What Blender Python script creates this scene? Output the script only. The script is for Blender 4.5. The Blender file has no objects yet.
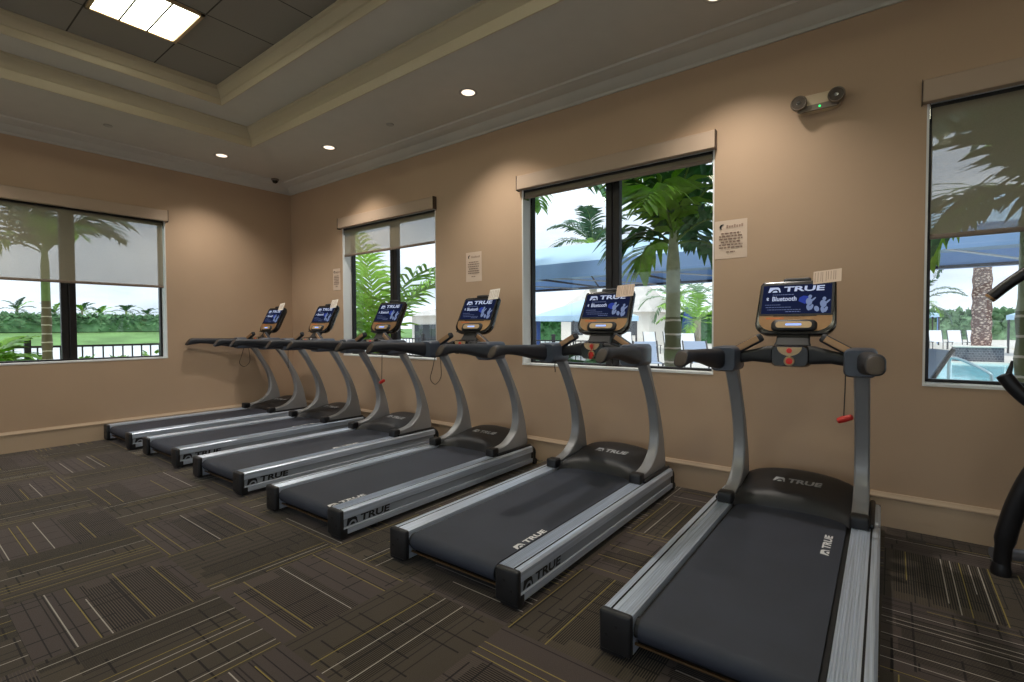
import bpy, bmesh, math, random
from mathutils import Vector, Matrix
random.seed(11)
SC = bpy.context.scene
COL = SC.collection
PI = math.pi

# ------------------------------------------------------------------ camera, world, lights, exposure
YAW, PITCH, ROLL, FPX = 0.6552, -0.027, -0.0039, 495.6
fw = Vector((-math.sin(YAW)*math.cos(PITCH), math.cos(YAW)*math.cos(PITCH), math.sin(PITCH)))
rt = Vector((math.cos(YAW), math.sin(YAW), 0)); up = rt.cross(fw)
r2 = math.cos(ROLL)*rt + math.sin(ROLL)*up; u2 = -math.sin(ROLL)*rt + math.cos(ROLL)*up
cd = bpy.data.cameras.new('camera'); cam = bpy.data.objects.new('camera', cd); COL.objects.link(cam)
cam.matrix_world = Matrix(((r2.x, u2.x, -fw.x, 7.1404), (r2.y, u2.y, -fw.y, -3.8927), (r2.z, u2.z, -fw.z, 1.26), (0, 0, 0, 1)))
cd.sensor_width = 36; cd.lens = FPX/1024*36; cd.clip_start = .05; cd.clip_end = 500
SC.camera = cam
SC.view_settings.view_transform = 'Standard'; SC.view_settings.look = 'None'
SC.view_settings.exposure = 0.0; SC.view_settings.gamma = 1.0
SC.view_settings.use_curve_mapping = False

W = bpy.data.worlds.new('overcast_sky'); SC.world = W; W.use_nodes = True
nt = W.node_tree; nt.nodes.clear()
wo = nt.nodes.new('ShaderNodeOutputWorld'); bg = nt.nodes.new('ShaderNodeBackground')
tc = nt.nodes.new('ShaderNodeTexCoord'); mp = nt.nodes.new('ShaderNodeMapping'); mp.inputs['Scale'].default_value = (1.6, 1.6, 5.0)
nz = nt.nodes.new('ShaderNodeTexNoise'); nz.inputs['Scale'].default_value = 1.7; nz.inputs['Detail'].default_value = 6; nz.inputs['Roughness'].default_value = .55
cr = nt.nodes.new('ShaderNodeValToRGB')
cr.color_ramp.elements[0].position = .33; cr.color_ramp.elements[0].color = (.52, .60, .74, 1)
cr.color_ramp.elements[1].position = .66; cr.color_ramp.elements[1].color = (.94, 1.0, 1.09, 1)
nt.links.new(tc.outputs['Generated'], mp.inputs['Vector']); nt.links.new(mp.outputs['Vector'], nz.inputs['Vector'])
nt.links.new(nz.outputs['Fac'], cr.inputs['Fac']); nt.links.new(cr.outputs['Color'], bg.inputs['Color'])
nt.links.new(bg.outputs['Background'], wo.inputs['Surface'])
bg.inputs['Strength'].default_value = 1.55

sd = bpy.data.lights.new('sun', 'SUN'); sun = bpy.data.objects.new('sun', sd); COL.objects.link(sun)
sd.energy = 2.2; sd.angle = math.radians(20); sd.color = (1, .97, .92)
sun.rotation_euler = Vector((-.28, .42, -1)).to_track_quat('-Z', 'Y').to_euler()

DOWNLIGHT_W = 118.0      # watts of each recessed can
TROFFER = 13.0          # emission of the fluorescent lenses

# ------------------------------------------------------------------ node materials
def lin(c):
    f = lambda v: v/12.92 if v <= .04045 else ((v+.055)/1.055)**2.4
    return tuple(f(v/255) for v in c)+(1,)

def mat(name, col, rough=.5, metal=0, bump=0, bscale=200, var=0, vscale=6, spec=.5, stretch=None, emit=None, estr=0, coat=0):
    """principled material; colour variation and bump from noise in object space"""
    m = bpy.data.materials.new(name); m.use_nodes = True
    t = m.node_tree; b = t.nodes['Principled BSDF']
    c = lin(col) if max(col[:3]) > 1.01 else tuple(col[:3])+(1,)
    b.inputs['Base Color'].default_value = c
    b.inputs['Roughness'].default_value = rough; b.inputs['Metallic'].default_value = metal
    b.inputs['Specular IOR Level'].default_value = spec
    if coat: b.inputs['Coat Weight'].default_value = coat
    if emit:
        b.inputs['Emission Color'].default_value = lin(emit) if max(emit[:3]) > 1.01 else tuple(emit[:3])+(1,)
        b.inputs['Emission Strength'].default_value = estr
    tcn = t.nodes.new('ShaderNodeTexCoord'); src = tcn.outputs['Object']
    if stretch:
        mpn = t.nodes.new('ShaderNodeMapping'); mpn.inputs['Scale'].default_value = stretch
        t.links.new(src, mpn.inputs['Vector']); src = mpn.outputs['Vector']
    if var:
        n = t.nodes.new('ShaderNodeTexNoise'); n.inputs['Scale'].default_value = vscale; n.inputs['Detail'].default_value = 4
        t.links.new(src, n.inputs['Vector'])
        r = t.nodes.new('ShaderNodeValToRGB'); e = r.color_ramp.elements
        e[0].position = .3; e[0].color = tuple(max(0, v*(1-var)) for v in c[:3])+(1,)
        e[1].position = .7; e[1].color = tuple(min(1, v*(1+var)) for v in c[:3])+(1,)
        t.links.new(n.outputs['Fac'], r.inputs['Fac']); t.links.new(r.outputs['Color'], b.inputs['Base Color'])
    if bump:
        n = t.nodes.new('ShaderNodeTexNoise'); n.inputs['Scale'].default_value = bscale; n.inputs['Detail'].default_value = 3
        t.links.new(src, n.inputs['Vector'])
        bp = t.nodes.new('ShaderNodeBump'); bp.inputs['Strength'].default_value = bump; bp.inputs['Distance'].default_value = .002
        t.links.new(n.outputs['Fac'], bp.inputs['Height']); t.links.new(bp.outputs['Normal'], b.inputs['Normal'])
    return m

def emis(name, col, s=1.0):
    m = bpy.data.materials.new(name); m.use_nodes = True; t = m.node_tree; t.nodes.clear()
    o = t.nodes.new('ShaderNodeOutputMaterial'); e = t.nodes.new('ShaderNodeEmission')
    e.inputs['Color'].default_value = lin(col); e.inputs['Strength'].default_value = s
    t.links.new(e.outputs['Emission'], o.inputs['Surface']); return m

def shade_fabric(name, col, openness):
    m = bpy.data.materials.new(name); m.use_nodes = True; t = m.node_tree; t.nodes.clear()
    o = t.nodes.new('ShaderNodeOutputMaterial'); mx = t.nodes.new('ShaderNodeMixShader'); m2 = t.nodes.new('ShaderNodeMixShader')
    tr = t.nodes.new('ShaderNodeBsdfTransparent'); d = t.nodes.new('ShaderNodeBsdfDiffuse'); l = t.nodes.new('ShaderNodeBsdfTranslucent')
    w = t.nodes.new('ShaderNodeTexNoise'); w.inputs['Scale'].default_value = 160
    tcn = t.nodes.new('ShaderNodeTexCoord'); t.links.new(tcn.outputs['Object'], w.inputs['Vector'])
    r = t.nodes.new('ShaderNodeValToRGB'); c = lin(col)
    r.color_ramp.elements[0].color = tuple(v*.88 for v in c[:3])+(1,); r.color_ramp.elements[1].color = tuple(min(1, v*1.1) for v in c[:3])+(1,)
    t.links.new(w.outputs['Fac'], r.inputs['Fac']); t.links.new(r.outputs['Color'], d.inputs['Color'])
    l.inputs['Color'].default_value = c
    m2.inputs['Fac'].default_value = .22; t.links.new(d.outputs[0], m2.inputs[1]); t.links.new(l.outputs[0], m2.inputs[2])
    mx.inputs['Fac'].default_value = openness
    t.links.new(m2.outputs[0], mx.inputs[1]); t.links.new(tr.outputs[0], mx.inputs[2]); t.links.new(mx.outputs[0], o.inputs['Surface'])
    return m

def glass_mat():
    m = bpy.data.materials.new('window_glass'); m.use_nodes = True; t = m.node_tree; t.nodes.clear()
    o = t.nodes.new('ShaderNodeOutputMaterial'); mx = t.nodes.new('ShaderNodeMixShader')
    lw = t.nodes.new('ShaderNodeLayerWeight'); lw.inputs['Blend'].default_value = .5; X.t = t
    fac = X.op('POWER', X(lw.outputs['Facing']), 5.0)*.9+.035
    tr = t.nodes.new('ShaderNodeBsdfTransparent'); gl = t.nodes.new('ShaderNodeBsdfGlossy'); gl.inputs['Roughness'].default_value = 0
    tr.inputs['Color'].default_value = (.95, .97, .96, 1)
    t.links.new(fac.k, mx.inputs['Fac']); t.links.new(tr.outputs[0], mx.inputs[1]); t.links.new(gl.outputs[0], mx.inputs[2])
    t.links.new(mx.outputs[0], o.inputs['Surface']); return m

class X:                                            # tiny arithmetic on node sockets
    t = None
    def __init__(s, k): s.k = k
    @staticmethod
    def op(o, *a):
        n = X.t.nodes.new('ShaderNodeMath'); n.operation = o
        for i, v in enumerate(a):
            if isinstance(v, X): X.t.links.new(v.k, n.inputs[i])
            else: n.inputs[i].default_value = v
        return X(n.outputs[0])
    def __add__(s, o): return X.op('ADD', s, o)
    __radd__ = __add__
    def __sub__(s, o): return X.op('SUBTRACT', s, o)
    def __rsub__(s, o): return X.op('SUBTRACT', o, s)
    def __mul__(s, o): return X.op('MULTIPLY', s, o)
    __rmul__ = __mul__
    def lt(s, o): return X.op('LESS_THAN', s, o)
    def gt(s, o): return X.op('GREATER_THAN', s, o)
    def fl(s): return X.op('FLOOR', s)
    def fr(s): return X.op('FRACT', s)
    def ab(s): return X.op('ABSOLUTE', s)
    def mx(s, o): return X.op('MAXIMUM', s, o)
    def mn(s, o): return X.op('MINIMUM', s, o)

def wnoise(a, b, c):
    t = X.t; cb = t.nodes.new('ShaderNodeCombineXYZ'); n = t.nodes.new('ShaderNodeTexWhiteNoise'); n.noise_dimensions = '3D'
    for i, v in enumerate((a, b, c)):
        if isinstance(v, X): t.links.new(v.k, cb.inputs[i])
        else: cb.inputs[i].default_value = v
    t.links.new(cb.outputs[0], n.inputs['Vector']); return X(n.outputs['Value'])

def mixc(f, a, b):
    n = X.t.nodes.new('ShaderNodeMix'); n.data_type = 'RGBA'
    X.t.links.new(f.k, n.inputs['Factor']) if isinstance(f, X) else setattr(n.inputs['Factor'], 'default_value', f)
    for v, i in ((a, 6), (b, 7)):
        if hasattr(v, 'links'): X.t.links.new(v, n.inputs[i])
        else: n.inputs[i].default_value = v
    return n.outputs[2]

def carpet():
    m = bpy.data.materials.new('carpet_tiles'); m.use_nodes = True; t = m.node_tree; X.t = t
    b = t.nodes['Principled BSDF']; b.inputs['Roughness'].default_value = .95; b.inputs['Specular IOR Level'].default_value = .12
    b.inputs['Sheen Weight'].default_value = .12
    tcn = t.nodes.new('ShaderNodeTexCoord'); sp = t.nodes.new('ShaderNodeSeparateXYZ'); t.links.new(tcn.outputs['Object'], sp.inputs[0])
    S = .631
    gx = (X(sp.outputs[0])-3.963)*(1/S); gy = (X(sp.outputs[1])+2.91)*(1/S)
    ix, iy = gx.fl(), gy.fl(); fx, fy = gx.fr(), gy.fr()
    par = X.op('FLOORED_MODULO', ix+iy, 2.0)            # 1: lines run along x, 0: along y
    u = par*fy + (1-par)*fx; v = par*fx + (1-par)*fy
    r1, r2_, r3 = wnoise(ix, iy, 1.3), wnoise(ix, iy, 2.7), wnoise(ix, iy, 4.1)
    base = lin((86, 75, 73)); dark = lin((24, 19, 18)); yel = lin((166, 148, 78)); whi = lin((196, 188, 178)); oliv = lin((79, 70, 60))
    col = mixc(par*.75, oliv, base)
    # fine pin stripes over part of the tile
    q = u*66.0; st = ((q.fr()-.5).ab()).lt(.26)
    zone = ((u-(r1*.7+.1)).ab()).lt(r2_*.22+.16)
    vz = (v.gt(wnoise(ix, iy, (u*7.0).fl())*.18))
    col = mixc(st*zone*vz*.92, col, dark)
    olz = ((q.fr()-.5).ab()).gt(.38)*zone*.35
    col = mixc(olz, col, lin((122, 108, 82)))
    # nested dark rectangles in the plain zone
    d = ((u-(r3*.5+.3)).ab()*1.5).mx((v-.5).ab())
    nest = ((d*8.0+r1).fr()).lt(.09)*(1-zone)*r2_.gt(.35)
    col = mixc(nest*.85, col, dark)
    # long dark lines and short cross bars
    l = (u*13.0); dl = ((l.fr()-.5).ab()).lt(.055)*wnoise(ix+.5, iy, l.fl()).lt(.42)
    col = mixc(dl*.75, col, dark)
    c = v*9.0; cu = (u*5.0+wnoise(ix, iy, c.fl()+60.0)).fl()
    cl = ((c.fr()-.5).ab()).lt(.055)*wnoise(ix+c.fl()*.37, iy, cu+20.5).lt(.3)
    col = mixc(cl*.85, col, dark)
    # yellow and pale accent lines
    a = u*17.0; rn = wnoise(ix, iy+.5, a.fl()+7.0); ln = ((a.fr()-.5).ab()).lt(.062)
    full = v.gt(wnoise(ix+.2, iy, a.fl())*1.6-1.15)
    col = mixc(ln*rn.lt(.20)*full*.85, col, yel)
    col = mixc(ln*rn.gt(.875)*full*.9, col, whi)
    # yarn speckle
    n = t.nodes.new('ShaderNodeTexNoise'); n.inputs['Scale'].default_value = 420; n.inputs['Detail'].default_value = 2
    t.links.new(tcn.outputs['Object'], n.inputs['Vector'])
    g = t.nodes.new('ShaderNodeMix'); g.data_type = 'RGBA'; g.blend_type = 'MULTIPLY'; g.inputs['Factor'].default_value = .75
    rr = t.nodes.new('ShaderNodeValToRGB'); rr.color_ramp.elements[0].position = .3; rr.color_ramp.elements[0].color = (.55, .55, .55, 1)
    rr.color_ramp.elements[1].position = .7; rr.color_ramp.elements[1].color = (1, 1, 1, 1)
    t.links.new(n.outputs['Fac'], rr.inputs['Fac']); t.links.new(col, g.inputs[6]); t.links.new(rr.outputs['Color'], g.inputs[7])
    t.links.new(g.outputs[2], b.inputs['Base Color'])
    bp = t.nodes.new('ShaderNodeBump'); bp.inputs['Strength'].default_value = .35; bp.inputs['Distance'].default_value = .003
    t.links.new(n.outputs['Fac'], bp.inputs['Height']); t.links.new(bp.outputs['Normal'], b.inputs['Normal'])
    return m

def ceiling_tiles():
    m = bpy.data.materials.new('ceiling_tiles'); m.use_nodes = True; t = m.node_tree; X.t = t
    b = t.nodes['Principled BSDF']; b.inputs['Roughness'].default_value = .9; b.inputs['Specular IOR Level'].default_value = .2
    tcn = t.nodes.new('ShaderNodeTexCoord'); sp = t.nodes.new('ShaderNodeSeparateXYZ'); t.links.new(tcn.outputs['Object'], sp.inputs[0])
    fx = ((X(sp.outputs[0])-1.66)*(1/.61)).fr(); fy = ((X(sp.outputs[1])+1.62)*(1/.61)).fr()
    e = (fx.mn(1-fx)).mn(fy.mn(1-fy)); ln = e.lt(.009)
    n = t.nodes.new('ShaderNodeTexNoise'); n.inputs['Scale'].default_value = 300
    t.links.new(tcn.outputs['Object'], n.inputs['Vector'])
    rr = t.nodes.new('ShaderNodeValToRGB'); rr.color_ramp.elements[0].color = lin((134, 128, 120)); rr.color_ramp.elements[1].color = lin((154, 149, 141))
    t.links.new(n.outputs['Fac'], rr.inputs['Fac'])
    t.links.new(mixc(ln, rr.outputs['Color'], lin((72, 68, 62))), b.inputs['Base Color'])
    return m

def ring_trunk(name, c1, c2, ring, zsw, pitch=9.0):
    """palm trunk: pale leaf-scar rings low down, smooth above the height zsw"""
    m = bpy.data.materials.new(name); m.use_nodes = True; t = m.node_tree; X.t = t
    b = t.nodes['Principled BSDF']; b.inputs['Roughness'].default_value = .7
    tcn = t.nodes.new('ShaderNodeTexCoord'); sp = t.nodes.new('ShaderNodeSeparateXYZ'); t.links.new(tcn.outputs['Object'], sp.inputs[0])
    z = X(sp.outputs[2]); n = t.nodes.new('ShaderNodeTexNoise'); n.inputs['Scale'].default_value = 14; t.links.new(tcn.outputs['Object'], n.inputs['Vector'])
    zz = z + X(n.outputs['Fac'])*.02
    low = z.lt(zsw); rg = ((zz*pitch).fr()).lt(.13)*low
    t.links.new(mixc(rg, mixc(low, mixc(X(n.outputs['Fac']), c1, tuple(min(1, v*1.6) for v in c1[:3])+(1,)), mixc(X(n.outputs['Fac']), c2, tuple(v*.8 for v in c2[:3])+(1,))), ring), b.inputs['Base Color'])
    return m

def date_trunk():
    m = bpy.data.materials.new('diamond_bark'); m.use_nodes = True; t = m.node_tree
    b = t.nodes['Principled BSDF']; b.inputs['Roughness'].default_value = .85
    tcn = t.nodes.new('ShaderNodeTexCoord'); v = t.nodes.new('ShaderNodeTexVoronoi'); v.inputs['Scale'].default_value = 9
    mpn = t.nodes.new('ShaderNodeMapping'); mpn.inputs['Scale'].default_value = (1, 1, 1.8)
    t.links.new(tcn.outputs['Object'], mpn.inputs['Vector']); t.links.new(mpn.outputs['Vector'], v.inputs['Vector'])
    r = t.nodes.new('ShaderNodeValToRGB'); r.color_ramp.elements[0].position = .12; r.color_ramp.elements[0].color = lin((226, 196, 178))
    r.color_ramp.elements[1].position = .5; r.color_ramp.elements[1].color = lin((112, 82, 74))
    t.links.new(v.outputs['Distance'], r.inputs['Fac']); t.links.new(r.outputs['Color'], b.inputs['Base Color']); return m

def brick(name, c1, c2, mortar, sc, w, h):
    m = bpy.data.materials.new(name); m.use_nodes = True; t = m.node_tree
    b = t.nodes['Principled BSDF']; b.inputs['Roughness'].default_value = .5
    tcn = t.nodes.new('ShaderNodeTexCoord'); k = t.nodes.new('ShaderNodeTexBrick'); mpn = t.nodes.new('ShaderNodeMapping')
    mpn.inputs['Rotation'].default_value = (PI/2, 0, 0)
    t.links.new(tcn.outputs['Object'], mpn.inputs['Vector']); t.links.new(mpn.outputs['Vector'], k.inputs['Vector'])
    k.inputs['Color1'].default_value = lin(c1); k.inputs['Color2'].default_value = lin(c2); k.inputs['Mortar'].default_value = lin(mortar)
    k.inputs['Scale'].default_value = sc; k.inputs['Brick Width'].default_value = w; k.inputs['Row Height'].default_value = h; k.inputs['Mortar Size'].default_value = .03
    t.links.new(k.outputs['Color'], b.inputs['Base Color']); return m

M = dict(
    wall=mat('wall_paint', (184, 157, 131), .75, bump=.15, bscale=260, var=.03, vscale=1.5, spec=.3),
    ceil=mat('ceiling_paint', (200, 196, 187), .85, var=.02, spec=.2),
    trim=mat('trim_paint', (190, 177, 150), .45),
    base=mat('baseboard_paint', (188, 164, 138), .5),
    jamb=mat('jamb_white', (226, 226, 224), .5),
    alu=mat('dark_bronze_aluminium', (34, 31, 31), .4, metal=.3),
    fascia=mat('fascia_beige', (178, 155, 134), .6),
    fascia_end=mat('fascia_end_brown', (66, 50, 40), .5),
    hem=mat('hem_bar_taupe', (120, 104, 90), .5),
    tube=mat('roller_charcoal', (44, 42, 42), .5),
    silver=mat('brushed_silver', (196, 206, 222), .36, metal=.5, bump=.25, bscale=260, stretch=(1, .015, 1), var=.2, vscale=150),  # bluish window light is tinted into the silver
    silver_d=mat('silver_recess', (158, 165, 176), .45, metal=.3),
    upr=mat('upright_grey_paint', (152, 152, 153), .4, metal=.3, var=.03),
    black=mat('black_plastic', (26, 26, 29), .45, bump=.2, bscale=700),
    blackd=mat('black_recess', (10, 10, 12), .6),
    blackg=mat('black_gloss', (18, 17, 18), .22),
    rubber=mat('grip_rubber', (36, 38, 45), .55, bump=.3, bscale=500),
    capbrown=mat('grip_end_brown', (60, 48, 40), .5),
    collar=mat('collar_slate', (70, 77, 90), .38),
    belt=mat('belt_rubber', (44, 49, 62), .62, bump=.35, bscale=900, var=.12, vscale=5),  # cool daylight tint put into the rubber colour
    gold=mat('bronze_panel', (168, 132, 96), .35, metal=.55),
    goldp=mat('champagne_panel', (190, 164, 128), .4, metal=.3),
    red=mat('red_button', (206, 36, 26), .35, emit=(206, 30, 20), estr=.12),
    redclip=mat('red_clip', (190, 34, 22), .4),
    cord=mat('cord_dark', (40, 34, 30), .7),
    paper=mat('paper_note', (214, 192, 172), .8),
    paperw=mat('paper_white', (226, 218, 206), .8),
    ink=mat('ink', (138, 112, 98), .8),
    inkl=mat('ink_faint', (168, 140, 124), .8),
    white=mat('white_print', (214, 214, 216), .6),
    blkprint=mat('black_print', (16, 16, 18), .5),
    greyprint=mat('grey_print', (150, 152, 156), .5),
    bronze=mat('bronze_rod', (110, 86, 58), .4, metal=.6),
    chrome=mat('chrome', (200, 200, 204), .15, metal=1),
    ivory=mat('ivory_plastic', (196, 176, 146), .5),
    ivoryd=mat('ivory_shade_grey', (120, 108, 94), .5),
    lens=mat('lamp_lens', (84, 76, 68), .2),
    led=emis('green_led', (40, 255, 120), 2.0),
    troff=emis('fluorescent_lens', (244, 242, 214), TROFFER),
    can=emis('can_light', (255, 236, 214), 1.6),
    lid=mat('white_cover', (170, 166, 158), .6),
    dome=mat('smoked_dome', (24, 22, 22), .15),
    scr=emis('screen_navy', (24, 30, 56), 1.0),
    scr2=emis('screen_blue_glow', (44, 60, 140), 1.0),
    scrw=emis('screen_white', (178, 188, 216), 1.0),
    scrp=emis('screen_pale', (112, 126, 160), 1.0),
    scrd=emis('screen_dim_text', (96, 106, 140), 1.0),
    ledbar=emis('led_blue_white', (150, 180, 255), 1.3),
    orange=mat('orange_print', (196, 108, 52), .5),
    glass=glass_mat(),
    shade=shade_fabric('solar_shade_cloth', (158, 147, 126), .26),
    carpet=carpet(), tiles=ceiling_tiles(),
    # outdoors
    deck=mat('pale_deck', (205, 200, 192), .8, var=.06, vscale=.8),
    grass=mat('grass_green', (112, 150, 88), .9, var=.3, vscale=.35),
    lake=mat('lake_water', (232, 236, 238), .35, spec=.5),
    pool=mat('pool_water', (120, 200, 214), .1, var=.25, vscale=3, bump=.4, bscale=6),
    coping=mat('pool_coping', (224, 220, 210), .7),
    leaf=mat('leaf_deep', (58, 110, 58), .5, var=.45, vscale=9),
    leafb=mat('leaf_bright', (126, 176, 50), .45, var=.35, vscale=8),
    leafd=mat('leaf_dark', (54, 94, 66), .45, var=.45, vscale=9),
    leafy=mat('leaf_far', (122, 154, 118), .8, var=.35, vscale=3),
    rach=mat('frond_rib', (118, 146, 74), .5),
    hedge=mat('hedge_green', (92, 130, 88), .9, var=.35, vscale=1.4),
    trunk_a=ring_trunk('palm_trunk_ringed', lin((164, 172, 150)), lin((128, 134, 104)), lin((222, 216, 206)), 1.42, 6.5),
    trunk_b=ring_trunk('palm_trunk_green', lin((116, 140, 84)), lin((124, 112, 84)), lin((220, 208, 188)), 1.72, 8.0),
    trunk_c=ring_trunk('palm_trunk_plain', lin((128, 120, 104)), lin((128, 118, 100)), lin((160, 150, 132)), -9.0, 5.0),
    date=date_trunk(),
    awn=mat('awning_blue', (156, 194, 255), .8, var=.05, vscale=2),
    awnl=mat('awning_blue_sunlit', (184, 216, 242), .8, var=.04, vscale=2),  # paler copy of the awning blue, sunlight put into the colour
    awnd=mat('awning_frame_navy', (24, 30, 52), .6),
    rodw=mat('rod_pale', (170, 174, 182), .4, metal=.3),
    fence=mat('fence_dark', (40, 38, 40), .5, metal=.2),
    stucco=mat('white_stucco', (226, 222, 214), .85, var=.03),
    roofw=mat('roof_pale', (200, 196, 190), .8, var=.08, vscale=2),
    darkwin=mat('dark_window', (52, 56, 62), .2),
    sling=mat('sling_white', (220, 224, 230), .7),
    slingb=mat('sling_bluegrey', (150, 164, 186), .7),
    chairf=mat('chair_frame_grey', (74, 72, 74), .5, metal=.3),
    tile=brick('planter_tile', (64, 66, 78), (86, 88, 98), (130, 130, 134), 6.0, .5, .5),
    umb=mat('umbrella_blue', (44, 76, 140), .8),
    steel=mat('rail_steel', (150, 170, 176), .3, metal=.8),
    flower=mat('flower_yellow', (222, 190, 60), .7, var=.2, vscale=20),
    ell=mat('trainer_black', (24, 23, 26), .38),
    ells=mat('trainer_silver', (140, 142, 150), .35, metal=.7),
)

# ------------------------------------------------------------------ mesh building
class MB:
    def __init__(s): s.bm = bmesh.new()
    def face(s, pts, mi=0):
        f = s.bm.faces.new([s.bm.verts.new(p) for p in pts]); f.material_index = mi; return f
    def box(s, a, b, mi=0, bev=0, seg=2):
        x0, x1 = sorted((a[0], b[0])); y0, y1 = sorted((a[1], b[1])); z0, z1 = sorted((a[2], b[2]))
        v = [s.bm.verts.new(p) for p in ((x0,y0,z0),(x1,y0,z0),(x1,y1,z0),(x0,y1,z0),(x0,y0,z1),(x1,y0,z1),(x1,y1,z1),(x0,y1,z1))]
        fs = [s.bm.faces.new([v[i] for i in q]) for q in ((3,2,1,0),(4,5,6,7),(0,1,5,4),(1,2,6,5),(2,3,7,6),(3,0,4,7))]
        for f in fs: f.material_index = mi
        if bev:
            es = list({e for f in fs for e in f.edges})
            r = bmesh.ops.bevel(s.bm, geom=es, offset=bev, segments=seg, profile=.5, affect='EDGES')
            for f in r['faces']: f.material_index = mi
        return s
    def loft(s, rings, mi=0, caps=True, closed=True, mis=None):
        vs = [[s.bm.verts.new(p) for p in r] for r in rings]; n = len(vs[0])
        for i in range(len(vs)-1):
            for j in range(n if closed else n-1):
                k = (j+1) % n
                f = s.bm.faces.new((vs[i][j], vs[i][k], vs[i+1][k], vs[i+1][j]))
                f.material_index = mis[j] if mis else mi
        if caps and closed:
            f = s.bm.faces.new(list(reversed(vs[0]))); f.material_index = mi
            f = s.bm.faces.new(vs[-1]); f.material_index = mi
        return s
    def prism(s, poly, fn, a, b, mi=0, mis=None):
        """poly of 2D points, fn(p, q, t) -> 3D; extruded t from a to b"""
        return s.loft([[fn(p, q, a) for p, q in poly], [fn(p, q, b) for p, q in poly]], mi, True, True, mis)
    def tube(s, pts, r, n=10, mi=0, caps=True, flat=1.0):
        pts = [Vector(p) for p in pts]; rs = r if isinstance(r, (list, tuple)) else [r]*len(pts)
        rings = []; prev = None
        for i, p in enumerate(pts):
            d = (pts[min(i+1, len(pts)-1)]-pts[max(i-1, 0)]).normalized()
            if prev is None:
                a = Vector((0, 0, 1)) if abs(d.z) < .9 else Vector((1, 0, 0)); x = d.cross(a).normalized()
            else: x = (prev-d*prev.dot(d)).normalized()
            prev = x; y = d.cross(x)
            rings.append([p+(x*math.cos(t)+y*math.sin(t)*flat)*rs[i] for t in (2*PI*k/n for k in range(n))])
        return s.loft(rings, mi, caps)
    def lathe(s, prof, c=(0,0,0), n=24, mi=0, axis='z', mis=None):
        c = Vector(c); rings = []
        for r, h in prof:
            ring = []
            for k in range(n):
                t = 2*PI*k/n; a, b = r*math.cos(t), r*math.sin(t)
                ring.append(c+(Vector((a, b, h)) if axis == 'z' else Vector((a, h, -b)) if axis == 'y' else Vector((h, a, b))))
            rings.append(ring)
        vs = [[s.bm.verts.new(p) for p in r] for r in rings]
        for i in range(len(vs)-1):
            for j in range(n):
                f = s.bm.faces.new((vs[i][j], vs[i][(j+1) % n], vs[i+1][(j+1) % n], vs[i+1][j])); f.material_index = mis[i] if mis else mi
        if prof[0][0] > 1e-4: s.bm.faces.new(list(reversed(vs[0]))).material_index = mis[0] if mis else mi
        if prof[-1][0] > 1e-4: s.bm.faces.new(vs[-1]).material_index = mis[-1] if mis else mi
        return s
    def mesh(s, me, mtx, mi=0):
        vs = [s.bm.verts.new(mtx @ v.co) for v in me.vertices]
        for p in me.polygons:
            try: s.bm.faces.new([vs[i] for i in p.vertices]).material_index = mi
            except ValueError: pass
        return s
    def build(s, name, mats, parent=None, smooth=40, loc=None, recalc=True):
        bmesh.ops.remove_doubles(s.bm, verts=s.bm.verts[:], dist=1e-5)
        if recalc: bmesh.ops.recalc_face_normals(s.bm, faces=s.bm.faces[:])
        me = bpy.data.meshes.new(name); s.bm.to_mesh(me); s.bm.free()
        for m in (mats if isinstance(mats, (list, tuple)) else [mats]): me.materials.append(m)
        if smooth:
            me.polygons.foreach_set('use_smooth', [True]*len(me.polygons)); me.set_sharp_from_angle(angle=math.radians(smooth))
        o = bpy.data.objects.new(name, me); COL.objects.link(o)
        if parent: o.parent = parent
        if loc: o.location = loc
        return o

def tag(o, label=None, cat=None, group=None, kind=None):
    if label: o['label'] = label
    if cat: o['category'] = cat
    if group: o['group'] = group
    if kind: o['kind'] = kind
    return o
def thing(name, label, cat, loc=(0,0,0), rz=0, group=None):
    o = bpy.data.objects.new(name, None); COL.objects.link(o); o.location = loc; o.rotation_euler = (0, 0, rz); o.empty_display_size = .1
    return tag(o, label, cat, group)
def struct(o): o['kind'] = 'structure'; return o
def copy_tree(o, parent=None):
    c = o.copy(); COL.objects.link(c)
    if parent: c.parent = parent
    for ch in list(o.children): copy_tree(ch, c)
    return c
def cr_spline(pts, k=6):
    out = []; P = [Vector(p) for p in pts]
    for i in range(len(P)-1):
        p0, p1, p2, p3 = P[max(i-1, 0)], P[i], P[i+1], P[min(i+2, len(P)-1)]
        for j in range(k):
            t = j/k
            out.append(.5*((2*p1)+(p2-p0)*t+(2*p0-5*p1+4*p2-p3)*t*t+(3*p1-p0-3*p2+p3)*t**3))
    out.append(P[-1]); return out
_txt = {}
def text_mesh(s, bold=.0, extrude=0.0):
    key = (s, bold, extrude)
    if key not in _txt:
        cu = bpy.data.curves.new('lettering', 'FONT'); cu.body = s; cu.size = 1; cu.offset = bold; cu.extrude = extrude; cu.resolution_u = 4
        o = bpy.data.objects.new('lettering', cu); COL.objects.link(o)
        dg = bpy.context.evaluated_depsgraph_get(); me = bpy.data.meshes.new_from_object(o.evaluated_get(dg))
        bpy.data.objects.remove(o); bpy.data.curves.remove(cu); _txt[key] = me
    return _txt[key]
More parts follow.
